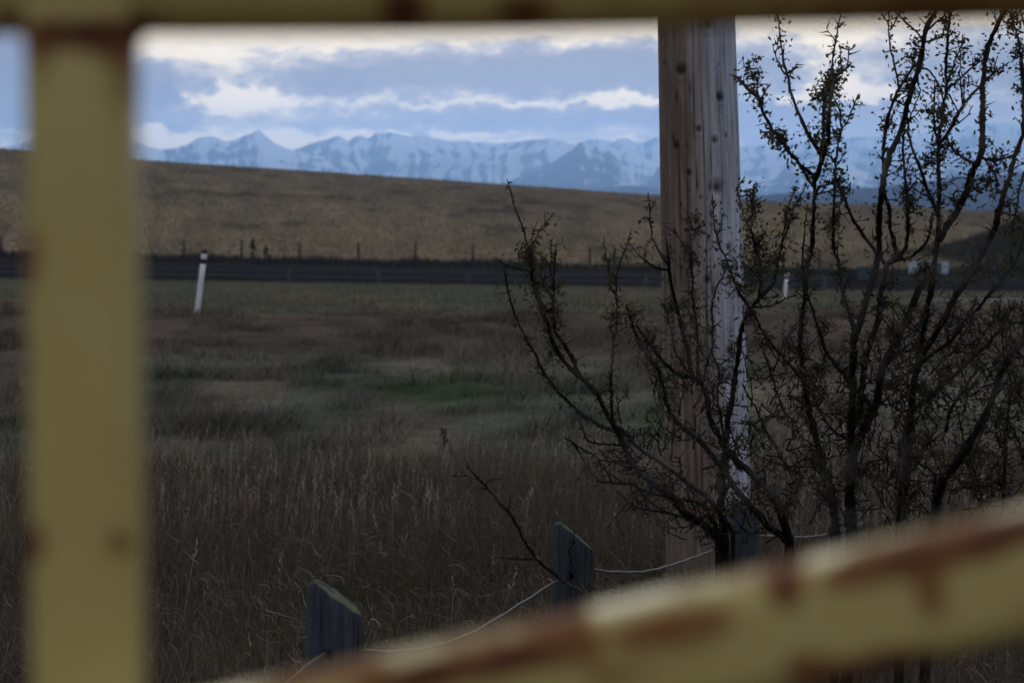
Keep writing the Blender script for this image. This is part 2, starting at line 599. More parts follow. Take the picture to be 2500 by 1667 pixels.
N1 = [(1180, 475), (1260, 436), (1330, 408), (1370, 384), (1390, 370), (1405, 360), (1416, 349), (1424, 351), (1440, 357), (1462, 360), (1478, 366), (1498, 371), (1508, 384), (1516, 404), (1532, 446), (1580, 480)]
N2 = [(900, 470), (960, 415), (985, 392), (1010, 398), (1045, 408), (1070, 432), (1110, 470)]
N3 = [(1560, 480), (1590, 430), (1615, 400), (1700, 395), (1800, 412), (1840, 445), (1880, 440), (1930, 400), (1990, 415), (2040, 395), (2120, 425), (2220, 400),
      (2350, 405), (2460, 385), (2600, 400), (2800, 420)]
F1 = [(900, 478), (1150, 452), (1240, 447), (1300, 453), (1400, 464), (1460, 466), (1490, 457), (1530, 453), (1570, 455), (1605, 460), (1700, 474), (1780, 484)]
F2 = [(1700, 496), (1800, 484), (1856, 477), (1933, 470), (2010, 467), (2138, 457), (2230, 446), (2303, 436), (2339, 429), (2360, 432), (2438, 427), (2498, 421),
      (2700, 415), (3500, 420)]
ridge('mountain_range', M_mtn, 12600, R3, 1300, 3300, 760, 90, 2600, 'hazy snowy mountain range behind the pole and shrubs', .06, 41)
ridge('mountain_range', M_mtn, 11600, R2, 560, 1650, 640, 90, 2400, 'broad snow streaked mountains in the middle of the skyline', .04, 52)
ridge('mountain_range', M_mtn, 10600, R1, -700, 900, 700, 90, 2200, 'pointed snowy peaks at the left end of the skyline', .0, 63)
ridge('mountain', M_mtn, 8800, N1, 1180, 1580, 260, 60, 1400, 'dark shouldered mountain in front of the snowy range left of the pole', -.26, 74, 5.0)
ridge('mountain', M_mtn, 9000, N3, 1560, 2800, 500, 60, 1500, 'lower spurs with snow slopes seen between the shrub stems', -.08, 96)
ridge('foothill', M_foot, 6200, F1, 900, 1780, 300, 30, 1200, 'low blue foothill just above the tan crest left of the pole', -.3, 107, 1.0, 500, .25)
ridge('foothill', M_foot, 3300, F2, 1700, 3400, 500, 40, 1300, 'purple blue foothill rising behind the right hand shrubs', -.1, 118, 1.5, 512, .3)


# ------------------------------------------------------------------ grass
def blades(name, X, Y, h, w, lean, cols, label, base_lift=-.03, mat=None, curved=True, kinds='grass'):
    n = len(X)
    Z = zg(X, Y) + base_lift
    P = np.stack([X, Y, Z], -1)
    a = rng.uniform(0, math.pi, n)
    side = np.stack([np.cos(a), np.sin(a), 0 * a], -1) * (w / 2)[:, None]
    # blades mostly face the open sky side so that some always show their width
    lean = np.broadcast_to(np.asarray(lean, float), (n,))[:, None]
    ld = np.clip(rng.normal(0, 1, (n, 2)) * lean + np.array([.25, .0]) * lean, -1.1, 1.1)
    tip = np.stack([ld[:, 0] * h, ld[:, 1] * h, h * np.sqrt(np.clip(1 - (ld ** 2).sum(1) * .5, .15, 1))], -1)
    if curved:
        mid = P + tip * .55 + np.stack([-ld[:, 0] * h * .14, -ld[:, 1] * h * .14, h * .06], -1)
        V = np.stack([P - side, P + side, mid - side * .75, mid + side * .75, P + tip], 1).reshape(-1, 3)
        k = np.arange(n)[:, None] * 5
        q = k + np.array([[0, 1, 3, 2]])
        t = k + np.array([[2, 3, 4]])
        faces = [q, t]
        rep = 5
        shade = np.tile(np.array([.7, .7, 1, 1, 1.15]), n)
    else:
        V = np.stack([P - side, P + side, P + tip], 1).reshape(-1, 3)
        faces = np.arange(n * 3).reshape(-1, 3)
        rep = 3
    c = np.repeat(cols, rep, 0)
    o = mesh_obj(name, V, faces, mat or M_blade, smooth=False, attrs={'col': c})
    return tag(o, label, kinds, kind='stuff')


def scatter(n, y0, y1, umax=.30, power=1.0, pad=1.0):
    y = y0 + (y1 - y0) * rng.uniform(0, 1, n) ** power
    # uniform on the trapezoid
    y = np.sqrt(y0 ** 2 + (y1 ** 2 - y0 ** 2) * rng.uniform(0, 1, n))
    x = rng.uniform(-1, 1, n) * (umax * y + pad)
    return x, y


def pick(n, pal, wts):
    pal = np.array(pal)
    i = rng.choice(len(pal), n, p=np.array(wts) / sum(wts))
    return pal[i] * rng.uniform(.65, 1.35, (n, 1))


# tall dry grass, near
n = 230000
X, Y = scatter(n, 4.6, 20.8, .285)
pn = fbm(X * .8, Y * .6, 4, 61)
pn2 = fbm(X * .35 + 9, Y * .3, 3, 62)
edge = 18.4 + 1.2 * (fbm(X * .7, X * 0, 3, 64) - .5) * 2
keep = Y < edge
X, Y, pn, pn2 = X[keep], Y[keep], pn[keep], pn2[keep]
n = len(X)
h = (.26 + .26 * pn) * rng.uniform(.55, 1.25, n)
w = rng.uniform(.0025, .0055, n) * (1 + Y * .03)
cols = pick(n, [(.118, .092, .070), (.092, .072, .060), (.165, .134, .100), (.068, .055, .043), (.080, .074, .046)], [4, 4, 2, 3, 2])
cols *= (.62 + .75 * pn2)[:, None]
wl = np.exp(-((X - (-.65)) / .55) ** 2 - ((Y - 10.6) / .9) ** 2)
cols = cols + (np.array([.045, .052, .030]) - cols) * np.clip(wl * 1.2, 0, .8)[:, None]
blades('tall_grass', X, Y, h, w, np.where(rng.uniform(0, 1, n) < .4, .8, .3), cols * 1.35, 'tall tangled dry brown grass around the guard posts')
# seed heads standing above
n = 1500
X, Y = scatter(n, 7.0, 19.2, .285)
nn = fbm(X * .9, Y * .9, 3, 71)
kp = (nn > .45) | (Y > 16.2)
X, Y = X[kp], Y[kp]
n = len(X)
hh = rng.uniform(.30, .52, n)
blades('seed_stalks', X, Y, hh, np.full(n, .0030) * (1 + Y * .03), .35, pick(n, [(.21, .175, .145), (.17, .14, .125), (.25, .21, .17)], [3, 3, 1]),
       'pale thin seed stalks standing above the tall grass')


def curls(n, name, label):
    """dead bent strands lying in and over the standing grass"""
    X, Y = scatter(n, 6.0, 18.0, .285)
    m = 7
    P = np.zeros((n, m, 3))
    P[:, 0] = np.stack([X, Y, zg(X, Y) + rng.uniform(.08, .36, n)], -1)
    v = rng.normal(0, 1, (n, 3)); v[:, 2] += .9
    v /= np.linalg.norm(v, axis=1)[:, None]
    L = rng.uniform(.008, .026, n)
    bend = rng.normal(0, .45, (n, 3))
    for i in range(1, m):
        P[:, i] = P[:, i - 1] + v * L[:, None]
        v = v + bend + rng.normal(0, .25, (n, 3)); v[:, 2] -= .12
        v /= np.linalg.norm(v, axis=1)[:, None]
    w = (rng.uniform(.0012, .0024, n) * (1 + Y * .035))[:, None, None] * np.array([0.6, 0.15, .8])[None, None, :]
    tp = (1 - .6 * np.linspace(0, 1, m))[None, :, None]
    V = np.stack([P - w * tp, P + w * tp], 2).reshape(-1, 3)
    b0 = (np.arange(n) * m * 2)[:, None, None] + (np.arange(m - 1) * 2)[None, :, None]
    F_ = (b0 + np.array([0, 1, 3, 2])[None, None, :]).reshape(-1, 4)
    c = np.repeat(pick(n, [(.14, .11, .097), (.19, .155, .13), (.11, .085, .075), (.28, .23, .195)], [4, 3, 3, 1]), m * 2, 0)
    tag(mesh_obj(name, V, F_, M_blade, smooth=False, attrs={'col': c}), label, 'grass', kind='stuff')


curls(24000, 'dead_grass', 'bent pale dead strands tangled through the tall grass')


def seed_heads(X, Y, hh):
    """small ragged spikes of seeds at the tips of separate stalks"""
    V, Fc, Cc = [], [], []
    for x, y, h in zip(X, Y, hh):
        z0 = float(zg(x, y))
        lx, ly = rng.normal(.03, .05), rng.normal(0, .05)
        c = np.array([.33, .275, .225]) * rng.uniform(.7, 1.25)
        k = int(rng.integers(6, 10))
        # stalk
        sw = .0022 * (1 + y * .03)
        b0 = len(V)
        V += [(x - sw, y, z0), (x + sw, y, z0), (x + lx + sw * .5, y + ly, z0 + h), (x + lx - sw * .5, y + ly, z0 + h)]
        Fc.append((b0, b0 + 1, b0 + 2, b0 + 3)); Cc += [c * .7] * 4
        for i in range(k):
            t = i / k
            s = .017 * (1 - .45 * t)
            cx, cy, cz = x + lx * (1 + .25 * t), y + ly, z0 + h - .02 + t * .105
            a = rng.uniform(0, 6.28)
            ox, oy = math.cos(a) * s, math.sin(a) * s
            b0 = len(V)
            V += [(cx, cy, cz), (cx + ox * .6 - oy * .25, cy + oy * .6, cz + s * .6), (cx + ox, cy + oy, cz + s * 1.6), (cx + ox * .4 + oy * .25, cy + oy * .4, cz + s)]
            Fc.append((b0, b0 + 1, b0 + 2, b0 + 3)); Cc += [c] * 4
    o = mesh_obj('seed_heads', np.array(V), np.array(Fc), M_blade, smooth=False, attrs={'col': np.array(Cc)})
    tag(o, 'pale ragged seed heads along the far edge of the tall grass', 'grass', kind='stuff')


X1, Y1 = scatter(2100, 13.5, 18.6, .285)
kk = fbm(X1 * .8, Y1 * .5, 3, 48) > .44
X1, Y1 = X1[kk], Y1[kk]
X2, Y2 = scatter(70, 8.0, 14.5, .285)
X, Y = np.concatenate([X1, X2]), np.concatenate([Y1, Y2])
seed_heads(X, Y, rng.uniform(.24, .50, len(X)))

# mown meadow
n = 170000
X, Y = scatter(n, 17.0, 38.5, .29)
c = ground_col(X, Y) * rng.uniform(.45, 2.1, (n, 1))
tus = fbm(X * 1.6, Y * 1.3, 3, 45)
h = rng.uniform(.05, .16, n) * (1 - .35 * sstep(32.5, 35, Y)) * (.5 + 2.2 * sstep(.45, .72, tus))
blades('meadow_grass', X, Y, h, rng.uniform(.010, .021, n), .55, c, 'short grey green meadow grass beyond the tall grass', curved=False)
# bank top and the strip in front of the road
n = 120000
X, Y = scatter(n, 38, 100, .30)
c = ground_col(X, Y) * rng.uniform(.55, 1.9, (n, 1))
blades('verge_grass', X, Y, rng.uniform(.06, .2, n), rng.uniform(.015, .035, n), .5, c, 'grey green grass between the bank and the road', curved=False)
# rank growth on the far verge
n = 16000
X, Y = scatter(n, 127, 139, .30)
h = rng.uniform(.2, .55, n) * (.4 + fbm(X * .5, Y * 0, 3, 81))
blades('verge_weeds', X, Y, h, rng.uniform(.05, .12, n), .25, pick(n, [(.032, .034, .032), (.046, .041, .037), (.038, .043, .033)], [3, 2, 2]),
       'dark rank weeds on the far side of the road', curved=False)
# hill grass
n = 210000
X, Y = scatter(n, 138, 455, .30)
c = ground_col(X, Y) * rng.uniform(.85, 1.25, (n, 1))
dk = sstep(.60, .68, fbm(X * .16, Y * .05, 4, 91))
blades('hill_grass', X, Y, rng.uniform(.15, .38, n), rng.uniform(.10, .25, n) * (.5 + Y / 300), .4, c, 'tan dry grass tufts over the rising hill', curved=False)
# brush on the cut bank at the right
n = 26000
X = rng.normal(41, 6.5, n); Y = rng.normal(147, 11, n)
kp = (Y > 128) & (X > 29)
X, Y = X[kp], Y[kp]
n = len(X)
blades('bank_brush', X, Y, rng.uniform(.25, .8, n) * (.4 + fbm(X * .3, Y * .3, 3, 95)), rng.uniform(.12, .3, n), .5,
       pick(n, [(.070, .068, .044), (.055, .050, .042), (.080, .072, .050)], [3, 3, 2]), 'dark low brush covering the cut bank at the right', curved=False)


# ------------------------------------------------------------------ tubes
def catmull(P, step):
    P = np.asarray(P, float)
    if len(P) < 3:
        n = max(2, int(np.linalg.norm(P[-1] - P[0]) / step) + 1)
        t = np.linspace(0, 1, n)[:, None]
        return P[0] * (1 - t) + P[-1] * t
    Q = np.concatenate([[2 * P[0] - P[1]], P, [2 * P[-1] - P[-2]]])
    out = []
    for i in range(1, len(Q) - 2):
        n = max(1, int(np.linalg.norm(Q[i + 1] - Q[i]) / step))
        for k in range(n):
            t = k / n
            out.append(.5 * ((2 * Q[i]) + (-Q[i - 1] + Q[i + 1]) * t + (2 * Q[i - 1] - 5 * Q[i] + 4 * Q[i + 1] - Q[i + 2]) * t * t
                             + (-Q[i - 1] + 3 * Q[i] - 3 * Q[i + 1] + Q[i + 2]) * t ** 3))
    out.append(Q[-2])
    return np.array(out)


class Tubes:
    def __init__(self):
        self.V, self.F, self.n = [], [], 0

    def add(self, P, R, k=6, cap=True):
        P = np.asarray(P, float)
        R = np.broadcast_to(np.asarray(R, float), (len(P),))
        T = np.gradient(P, axis=0)
        T /= np.maximum(np.linalg.norm(T, axis=1), 1e-9)[:, None]
        ref = np.array([0, 1.0, 0.05])
        A = np.cross(T, ref)
        bad = np.linalg.norm(A, axis=1) < .15
        A[bad] = np.cross(T[bad], np.array([1.0, 0, 0]))
        A /= np.linalg.norm(A, axis=1)[:, None]
        B = np.cross(T, A)
        ang = np.linspace(0, 2 * math.pi, k, endpoint=False)
        ring = A[:, None, :] * np.cos(ang)[None, :, None] + B[:, None, :] * np.sin(ang)[None, :, None]
        V = (P[:, None, :] + ring * R[:, None, None]).reshape(-1, 3)
        self.V.append(V)
        self.F.append(grid_faces(len(P), k, True) + self.n)
        self.n += len(V)
        if cap:
            self.V.append(P[[0, -1]])
            a = np.arange(k)
            q = np.stack([(a + 1) % k, a, np.full(k, len(V)), np.full(k, len(V))], -1)
            q2 = np.stack([a, (a + 1) % k, np.full(k, len(V) + 1), np.full(k, len(V) + 1)], -1) + 0
            q2[:, :2] += (len(P) - 1) * k
            self.C = getattr(self, 'C', [])
            base = self.n - len(V)
            self.C.append(q[:, :3] + base)
            self.C.append(q2[:, :3] + base)
            self.n += 2

    def build(self, name, mat, parent=None, smooth=True):
        fs = [np.concatenate(self.F)]
        if getattr(self, 'C', None):
            fs.append(np.concatenate(self.C))
        return mesh_obj(name, np.concatenate(self.V), fs, mat, parent, smooth)


# ------------------------------------------------------------------ utility pole
def build_pole():
    d = 12.0
    A, B = at(1700.0, 45, d), at(1723.0, 1010, d)
    ax = (B - A) / np.linalg.norm(B - A)
    rA, rB = 189 / 2 / F * d, 205 / 2 / F * d
    Lab = np.linalg.norm(B - A)
    bot = A + ax * ((A[2] + .6) / -ax[2])          # below the ground
    sbot = np.dot(bot - A, ax)
    s = np.concatenate([np.linspace(-6.2, -.25, 30)[:-1], np.linspace(-.25, sbot, 560)])
    k = 220
    ang = np.linspace(0, 2 * math.pi, k, endpoint=False)
    S, G = np.meshgrid(s, ang, indexing='ij')
    r = rA + (rB - rA) * S / Lab
    gx = G / (2 * math.pi) * 40
    # drying checks: long narrow grooves that wander a little around the pole
    groove = np.zeros_like(S)
    pr = np.random.default_rng(5)
    cracks = []
    for i in range(26):
        g0 = pr.uniform(math.pi * .98, 2 * math.pi * 1.01)
        s0 = pr.uniform(-.4, 2.7)
        ln = pr.uniform(.25, 1.6)
        cracks.append((g0, s0, ln, pr.uniform(.008, .014), pr.uniform(.6, 1.1)))
    for g0, s0, ln, wd, dp in [(4.55, -.3, 1.7, .012, 1), (4.72, .3, 2.2, .016, 1.1), (4.05, .55, 1.2, .012, .9), (5.15, .2, 1.3, .010, .8), (4.3, .9, 1.5, .012, .9)]:
        cracks.append((g0, s0, ln, wd, dp))
    for g0, s0, ln, wd, dp in cracks:
        gl = g0 + .03 * np.sin(S * 3.1 + g0 * 9) + .02 * (fbm(S * 4, S * 0 + g0, 3, 7) - .5)
        env = sstep(s0, s0 + .15 * ln, S) * (1 - sstep(s0 + .75 * ln, s0 + ln, S))
        groove = np.maximum(groove, dp * env * np.exp(-((G - gl) / wd) ** 2))
    gougem = np.zeros_like(S)
    for i in range(80):                               # small dark nicks
        g0 = pr.uniform(math.pi, 2 * math.pi); s0 = pr.uniform(-.2, 2.3)
        gougem = np.maximum(gougem, np.exp(-((G - g0) / pr.uniform(.02, .04)) ** 2 - ((S - s0) / pr.uniform(.008, .035)) ** 2) * pr.uniform(.5, 1))
    knots = np.zeros_like(S); kn_ring = np.zeros_like(S)
    for g0, s0, sz in [(4.22, .30, .030), (5.05, .93, .036), (4.92, .06, .03), (4.62, .62, .018), (5.02, .68, .02), (4.12, 1.55, .026), (5.3, 1.8, .026), (4.75, 1.42, .02), (4.35, .85, .018), (4.5, 1.1, .02), (5.2, .45, .024), (4.0, .7, .022), (4.8, 1.7, .022), (5.35, 1.25, .02), (4.15, 2.0, .024)]:
        q = ((G - g0) * .2) ** 2 + ((S - s0) * .8) ** 2
        knots = np.maximum(knots, np.exp(-q / (sz * .75) ** 2))
        kn_ring = np.maximum(kn_ring, np.exp(-((np.sqrt(q) - sz * 1.35) / (sz * .35)) ** 2))
    fine = fbm(gx * 5, S * 2.2, 4, 15)
    rr = r * (1 + .012 * (fbm(gx * .25, S * .6, 3, 12) - .5)) - groove * .007 - gougem * .010 - knots * .012 + kn_ring * .003 + (fine - .5) * .003
    R0 = np.cross(ax, [0, 1.0, 0]); R0 /= np.linalg.norm(R0)
    if R0[0] < 0: R0 = -R0
    R1 = np.cross(ax, R0)
    if R1[1] < 0: R1 = -R1                            # R1 points away from the camera
    P = A + S[..., None] * ax + rr[..., None] * (R0 * np.cos(G)[..., None] + R1 * np.sin(G)[..., None])
    # weathering plus painted sky light: right flank bleached silver grey, left flank still brown
    sidev = np.cos(G) + .55 * (fbm(gx * .6, S * .55, 4, 16) - .5) - .05 * sstep(.6, 1.6, S) - .25 * sstep(1.0, 2.4, S)
    wth_sky = sstep(-.75, 1.05, sidev)
    brown = np.array([.180, .138, .112]); grey = np.array([.42, .45, .55])
    c = brown + (grey - brown) * wth_sky[..., None]
    streak = fbm(gx * 3, S * .5, 4, 18)
    thin = fbm(gx * 9, S * .35, 3, 28)
    mott = fbm(gx * 1.2, S * 5, 4, 29)
    c = c * (.55 + .9 * mott)[..., None]
    c = c * (.80 + .40 * streak)[..., None] * (.62 + .76 * fine)[..., None] * (.7 + .6 * thin)[..., None]
    red = sstep(.55, .72, fbm(gx * .5, S * 1.6, 3, 19)) * (1 - wth_sky)
    c = c * (1 - .0 * red[..., None]) + red[..., None] * (np.array([.13, .080, .056]) - c) * .5
    dark = np.clip(groove * .8 + gougem * .9 + knots * .9, 0, .93)
    c = c * (1 - dark[..., None])
    root = empty('utility_pole', (bot[0], bot[1], 0))
    tag(root, 'weathered round wooden utility pole, brown on its left and silver grey on its right', 'utility pole')
    m, b, out = new_mat('pole_wood')
    cc = attr(b, 'col')
    n = b.noise(pos(b), 90, 3, .6)
    cc = b.mix(.35, cc, b.mix(1.0, cc, b.vec(b.m('MULTIPLY', n, 2), b.m('MULTIPLY', n, 2), b.m('MULTIPLY', n, 2)), 'MULTIPLY'))
    principled(b, out, cc, .92, .15, n, .002)
    V = P.reshape(-1, 3)
    mesh_obj('shaft', V, grid_faces(len(s), k, True), m, root, attrs={'col': c.reshape(-1, 3)})


build_pole()


# ------------------------------------------------------------------ near cable guardrail: slant-topped posts
def post_mat():
    m, b, out = new_mat('guard_post_wood')
    c = attr(b, 'col')
    tc = b.n('ShaderNodeTexCoord')
    mp = b.n('ShaderNodeMapping')
    mp.inputs['Scale'].default_value = (1, 1, .08)
    b.link(tc.outputs['Object'], mp.inputs[0])
    n = b.noise(mp.outputs[0], 70, 5, .65)
    k = b.smooth(n, .3, .7, .65, 1.35)
    cc = b.mix(1.0, c, b.vec(k, k, k), 'MULTIPLY')
    principled(b, out, cc, .95, .1, n, .003)
    return m


M_post = post_mat()


def guard_post(parent, px0, px1, py_hi, py_lo, d, hole_py, seed, label):
    """round post whose top is sawn at a slant; bored for the cable"""
    pr = np.random.default_rng(seed)
    r = (px1 - px0) / 2 / F * d
    c0 = at((px0 + px1) / 2, (py_hi + py_lo) / 2, d)
    zt_hi, zt_lo = at(px0, py_hi, d)[2], at(px0, py_lo, d)[2]
    zb = float(zg(c0[0], c0[1])) - .25
    k, nr = 72, 60
    ang = np.linspace(0, 2 * math.pi, k, endpoint=False)
    t = np.linspace(0, 1, nr)
    T, G = np.meshgrid(t, ang, indexing='ij')
    rr = r * (1 + .05 * (fbm(G * 2.2, T * 1.5, 3, seed) - .5) * 2 * np.ones_like(T)) + .0035 * (fbm(G * 14, T * 3, 3, seed + 1) - .5)
    rr = rr * (1 - .06 * sstep(.97, 1.0, T))
    cx = np.cos(G) * rr; cy = np.sin(G) * rr
    ztop = zt_hi + (zt_lo - zt_hi) * (cx / r * .5 + .5) - cy / r * .004
    ztop = ztop - .03 * np.exp(-((cx / r + 1.0) / .22) ** 2)       # the tall corner is worn round
    Z = zb + (ztop - zb) * T
    # bore for the cable
    hz = at(px0, hole_py, d)[2]
    ga = 1.5 * math.pi - .12
    hole = np.exp(-(((G - ga) * r) ** 2 + (Z - hz) ** 2) / (.010 ** 2))
    cx = cx * (1 - hole * .22); cy = cy * (1 - hole * .22)
    V = np.stack([c0[0] + cx, c0[1] + cy, Z], -1).reshape(-1, 3)
    crk = np.exp(-((fbm(G * 5, T * .6, 3, seed + 4) - .5) / .022) ** 2)
    col = np.array([.047, .056, .070])[None, None, :] * (.7 + .7 * fbm(G * 6, T * 1.1, 4, seed + 2))[..., None]
    gr = sstep(.5, .75, fbm(G * 1.7, T * 3, 3, seed + 3))[..., None]
    col = col + (np.array([.070, .072, .080]) - col) * gr * .6
    col = col * (1 - .45 * crk[..., None]) * (1 - .97 * np.clip(hole * 1.6, 0, 1)[..., None])
    # top face: rings inwards, lichen on it
    rings = []
    tc_ = []
    for f in (.96, .8, .6, .4, .2, .02):
        x = cx[-1] * f; y = cy[-1] * f
        z = zt_hi + (zt_lo - zt_hi) * (x / r * .5 + .5) - y / r * .004 - .03 * np.exp(-((x / r + 1.0) / .22) ** 2) + .004
        z = z + .006 * (fbm(x * 60 + 9, y * 60, 3, seed + 6) - .5)
        rings.append(np.stack([c0[0] + x, c0[1] + y, z], -1))
        li = sstep(.38, .55, fbm(x * 45 + 3, y * 45, 3, seed + 5) + .12 * x / r)[:, None]
        tc_.append(np.array([.05, .055, .065]) + (np.array([.12, .14, .085]) - np.array([.05, .055, .065])) * li)
    V = np.concatenate([V] + rings)
    C = np.concatenate([col.reshape(-1, 3)] + tc_)
    o = mesh_obj('post', V, grid_faces(nr + len(rings), k, True), M_post, parent, attrs={'col': C})
    o['label'] = label
    return c0, r


rail = empty('cable_guardrail', at(1400, 1500, 7.85) * np.array([1, 1, 0]))
tag(rail, 'old guardrail of blue grey slant-topped wooden posts joined by a slack cable', 'guardrail')
g1 = guard_post(rail, 747, 886, 1400, 1505, 5.6, 1590, 3, 'nearest slant-topped post, with lichen along its sawn top')
g2 = guard_post(rail, 1350, 1450, 1262, 1346, 7.85, 1401, 8, 'middle slant-topped post crossed by a bare thorny branch')
g3 = guard_post(rail, 1781, 1854, 1205, 1262, 11.0, 1318, 14, 'farthest slant-topped post, in front of the utility pole')


def cable(pts):
    P = catmull([at(*p) for p in pts], .06)
    P = P + np.stack([0 * P[:, 0], 0 * P[:, 0], .0015 * np.sin(np.arange(len(P)) * 1.3)], -1)
    return P


tb = Tubes()
tb.add(cable([(440, 1900, 4.4), (560, 1790, 4.7), (700, 1665, 5.2), (796, 1591, 5.54)]), .0046, 8)
tb.add(cable([(880, 1588, 5.62), (960, 1589, 5.9), (1050, 1578, 6.3), (1150, 1545, 6.75), (1250, 1487, 7.2), (1362, 1416, 7.76)]), .0046, 8)
tb.add(cable([(1446, 1391, 7.9), (1520, 1397, 8.3), (1600, 1390, 8.9), (1714, 1353, 10.0), (1783, 1322, 10.95)]), .0052, 8)
tb.add(cable([(1852, 1308, 11.05), (1900, 1309, 11.6), (1960, 1311, 12.4), (2040, 1300, 13.6), (2120, 1270, 15.0)]), .0055, 8)
o = tb.build('cable', M_wire, rail)


# ------------------------------------------------------------------ delineator posts
def marker(bx, by, tx, ty, wpx, d, label):
    B, T = at(bx, by, d), at(tx, ty, d)
    gz = float(zg(B[0], B[1]))
    root = empty('marker_post', (B[0], B[1], gz))
    tag(root, label, 'marker post', 'white roadside marker posts')
    ax = (T - B); L = np.linalg.norm(ax); ax /= L
    r = wpx / 2 / F * d

    def seg(name, f0, f1, rr, mat, lab=None):
        t = Tubes()
        n = 6
        t.add(np.array([B + ax * L * (f0 + (f1 - f0) * q) for q in np.linspace(0, 1, n)]), rr, 16)
        o = t.build(name, mat, root)
        if lab: o['label'] = lab
    f = [-.35, .765, .845, .93, 1.0]
    seg('shaft', f[0], f[1], r, M_white)
    seg('band', f[1], f[2], r * 1.01, M_black, 'black band round the white post')
    seg('collar', f[2], f[3], r * 1.06, M_white)
    seg('cap', f[3], f[4], r * .86, M_black, 'black cap of the white post')


marker(482, 757, 500, 610, 13.5, 38.0, 'leaning white marker post with black cap on the grass bank beside the gate upright')
marker(1913, 748, 1923, 661, 9.0, 60.0, 'white marker post seen through the thorn shrub just right of the pole')

# ------------------------------------------------------------------ fences along the road


def on_ground(px, y):
    x = (px - 1250) / F * y
    return np.array([x, y, float(zg(x, y))])


fr = empty('wire_fence', on_ground(800, 134))
tag(fr, 'dark post and wire fence along the foot of the tan hill', 'fence')
pxs = [-140, 5, 165, 310, 450, 590, 731, 875, 1014, 1155, 1295, 1440, 1500, 1575, 1700, 1850, 2000]
tops = []
for i, px in enumerate(pxs):
    y = 134.0 + i * .6
    g = on_ground(px, y)
    t = Tubes()
    lean = rng.normal(0, .03)
    hgt = rng.uniform(1.15, 1.4)
    top = g + np.array([lean, 0, hgt])
    t.add(np.array([g + [0, 0, -.3], g + [lean * .5, 0, hgt * .5], top]), [.075, .07, .06], 8)
    t.build('post', M_farpost, fr)
    tops.append((g, top))
for f in (.5, .8, .97):
    t = Tubes()
    t.add(np.array([g + (tp - g) * f for g, tp in tops]), .007, 4)
    t.build('wire', M_farpost, fr)
gr = empty('cable_guardrail', on_ground(800, 102))
tag(gr, 'low pale cable guardrail along the near edge of the dark road', 'guardrail')
tops = []
for i, px in enumerate([-167, 51, 269, 487, 705, 923, 1141, 1359, 1577, 1795, 2013]):
    g = on_ground(px, 101.2)
    t = Tubes()
    hgt = .55
    t.add(np.array([g + [0, 0, -.3], g + [0, 0, hgt]]), .085, 10)
    t.build('post', M_palepost, gr)
    tops.append((g, g + np.array([0, -.1, hgt])))
for f in (.45, .9):
    t = Tubes()
    t.add(np.array([g + (tp - g) * f for g, tp in tops]), .028, 5)
    t.build('cable', M_line, gr)


def weed(px, y, h, label):
    g = on_ground(px, y)
    root = empty('weed', g)
    tag(root, label, 'weed', 'tall weeds by the far fence')
    t = Tubes()
    t.add(np.array([g + [0, 0, -.1], g + [.03, 0, h]]), [.03, .01], 5)
    t.build('stem', M_farpost, root)
    V, Fc = [], []
    for k in range(70):
        q = rng.uniform(.15, 1.02)
        c = g + np.array([0, 0, h * q])
        rad = ((1 - q) * .30 + .03) * h
        a = rng.uniform(0, 6.28)
        p = c + np.array([math.cos(a) * rad * rng.uniform(.2, 1), math.sin(a) * rad * .6, 0])
        s = rng.uniform(.04, .09) * h
        b0 = len(V)
        V += [p + rng.normal(0, s, 3), p + rng.normal(0, s, 3), p + [0, 0, s * 1.5]]
        Fc.append((b0, b0 + 1, b0 + 2))
    o = mesh_obj('foliage', np.array(V), np.array(Fc), M_blade, root, False, {'col': np.tile([.030, .033, .028], (len(V), 1))})
    o['kind'] = 'stuff'


weed(618, 133, 1.25, 'bushy pointed dark weed between two fence posts right of the leaning marker')
weed(650, 133.5, .95, 'thin dark weed standing alone right of the bushier one by the fence')
weed(1080, 21.0, .22, 'single dark weed at the edge of the green meadow patch')

# ------------------------------------------------------------------ sign, barrier, boulders on the right


def box(name, c, sx, sy, sz, mat, parent, bev=.02):
    import bmesh
    bm = bmesh.new()
    bmesh.ops.create_cube(bm, size=1)
    bmesh.ops.scale(bm, vec=(sx, sy, sz), verts=bm.verts)
    bmesh.ops.bevel(bm, geom=bm.edges[:], offset=min(bev, min(sx, sy, sz) * .3), segments=2, affect='EDGES')
    me = bpy.data.meshes.new(name)
    bm.to_mesh(me); bm.free()
    me.materials.append(mat)
    o = bpy.data.objects.new(name, me)
    off = Vector(parent.location) if parent else Vector((0, 0, 0))
    o.location = Vector([float(v) for v in c]) - off
    COL.objects.link(o)
    if parent: o.parent = parent
    return o


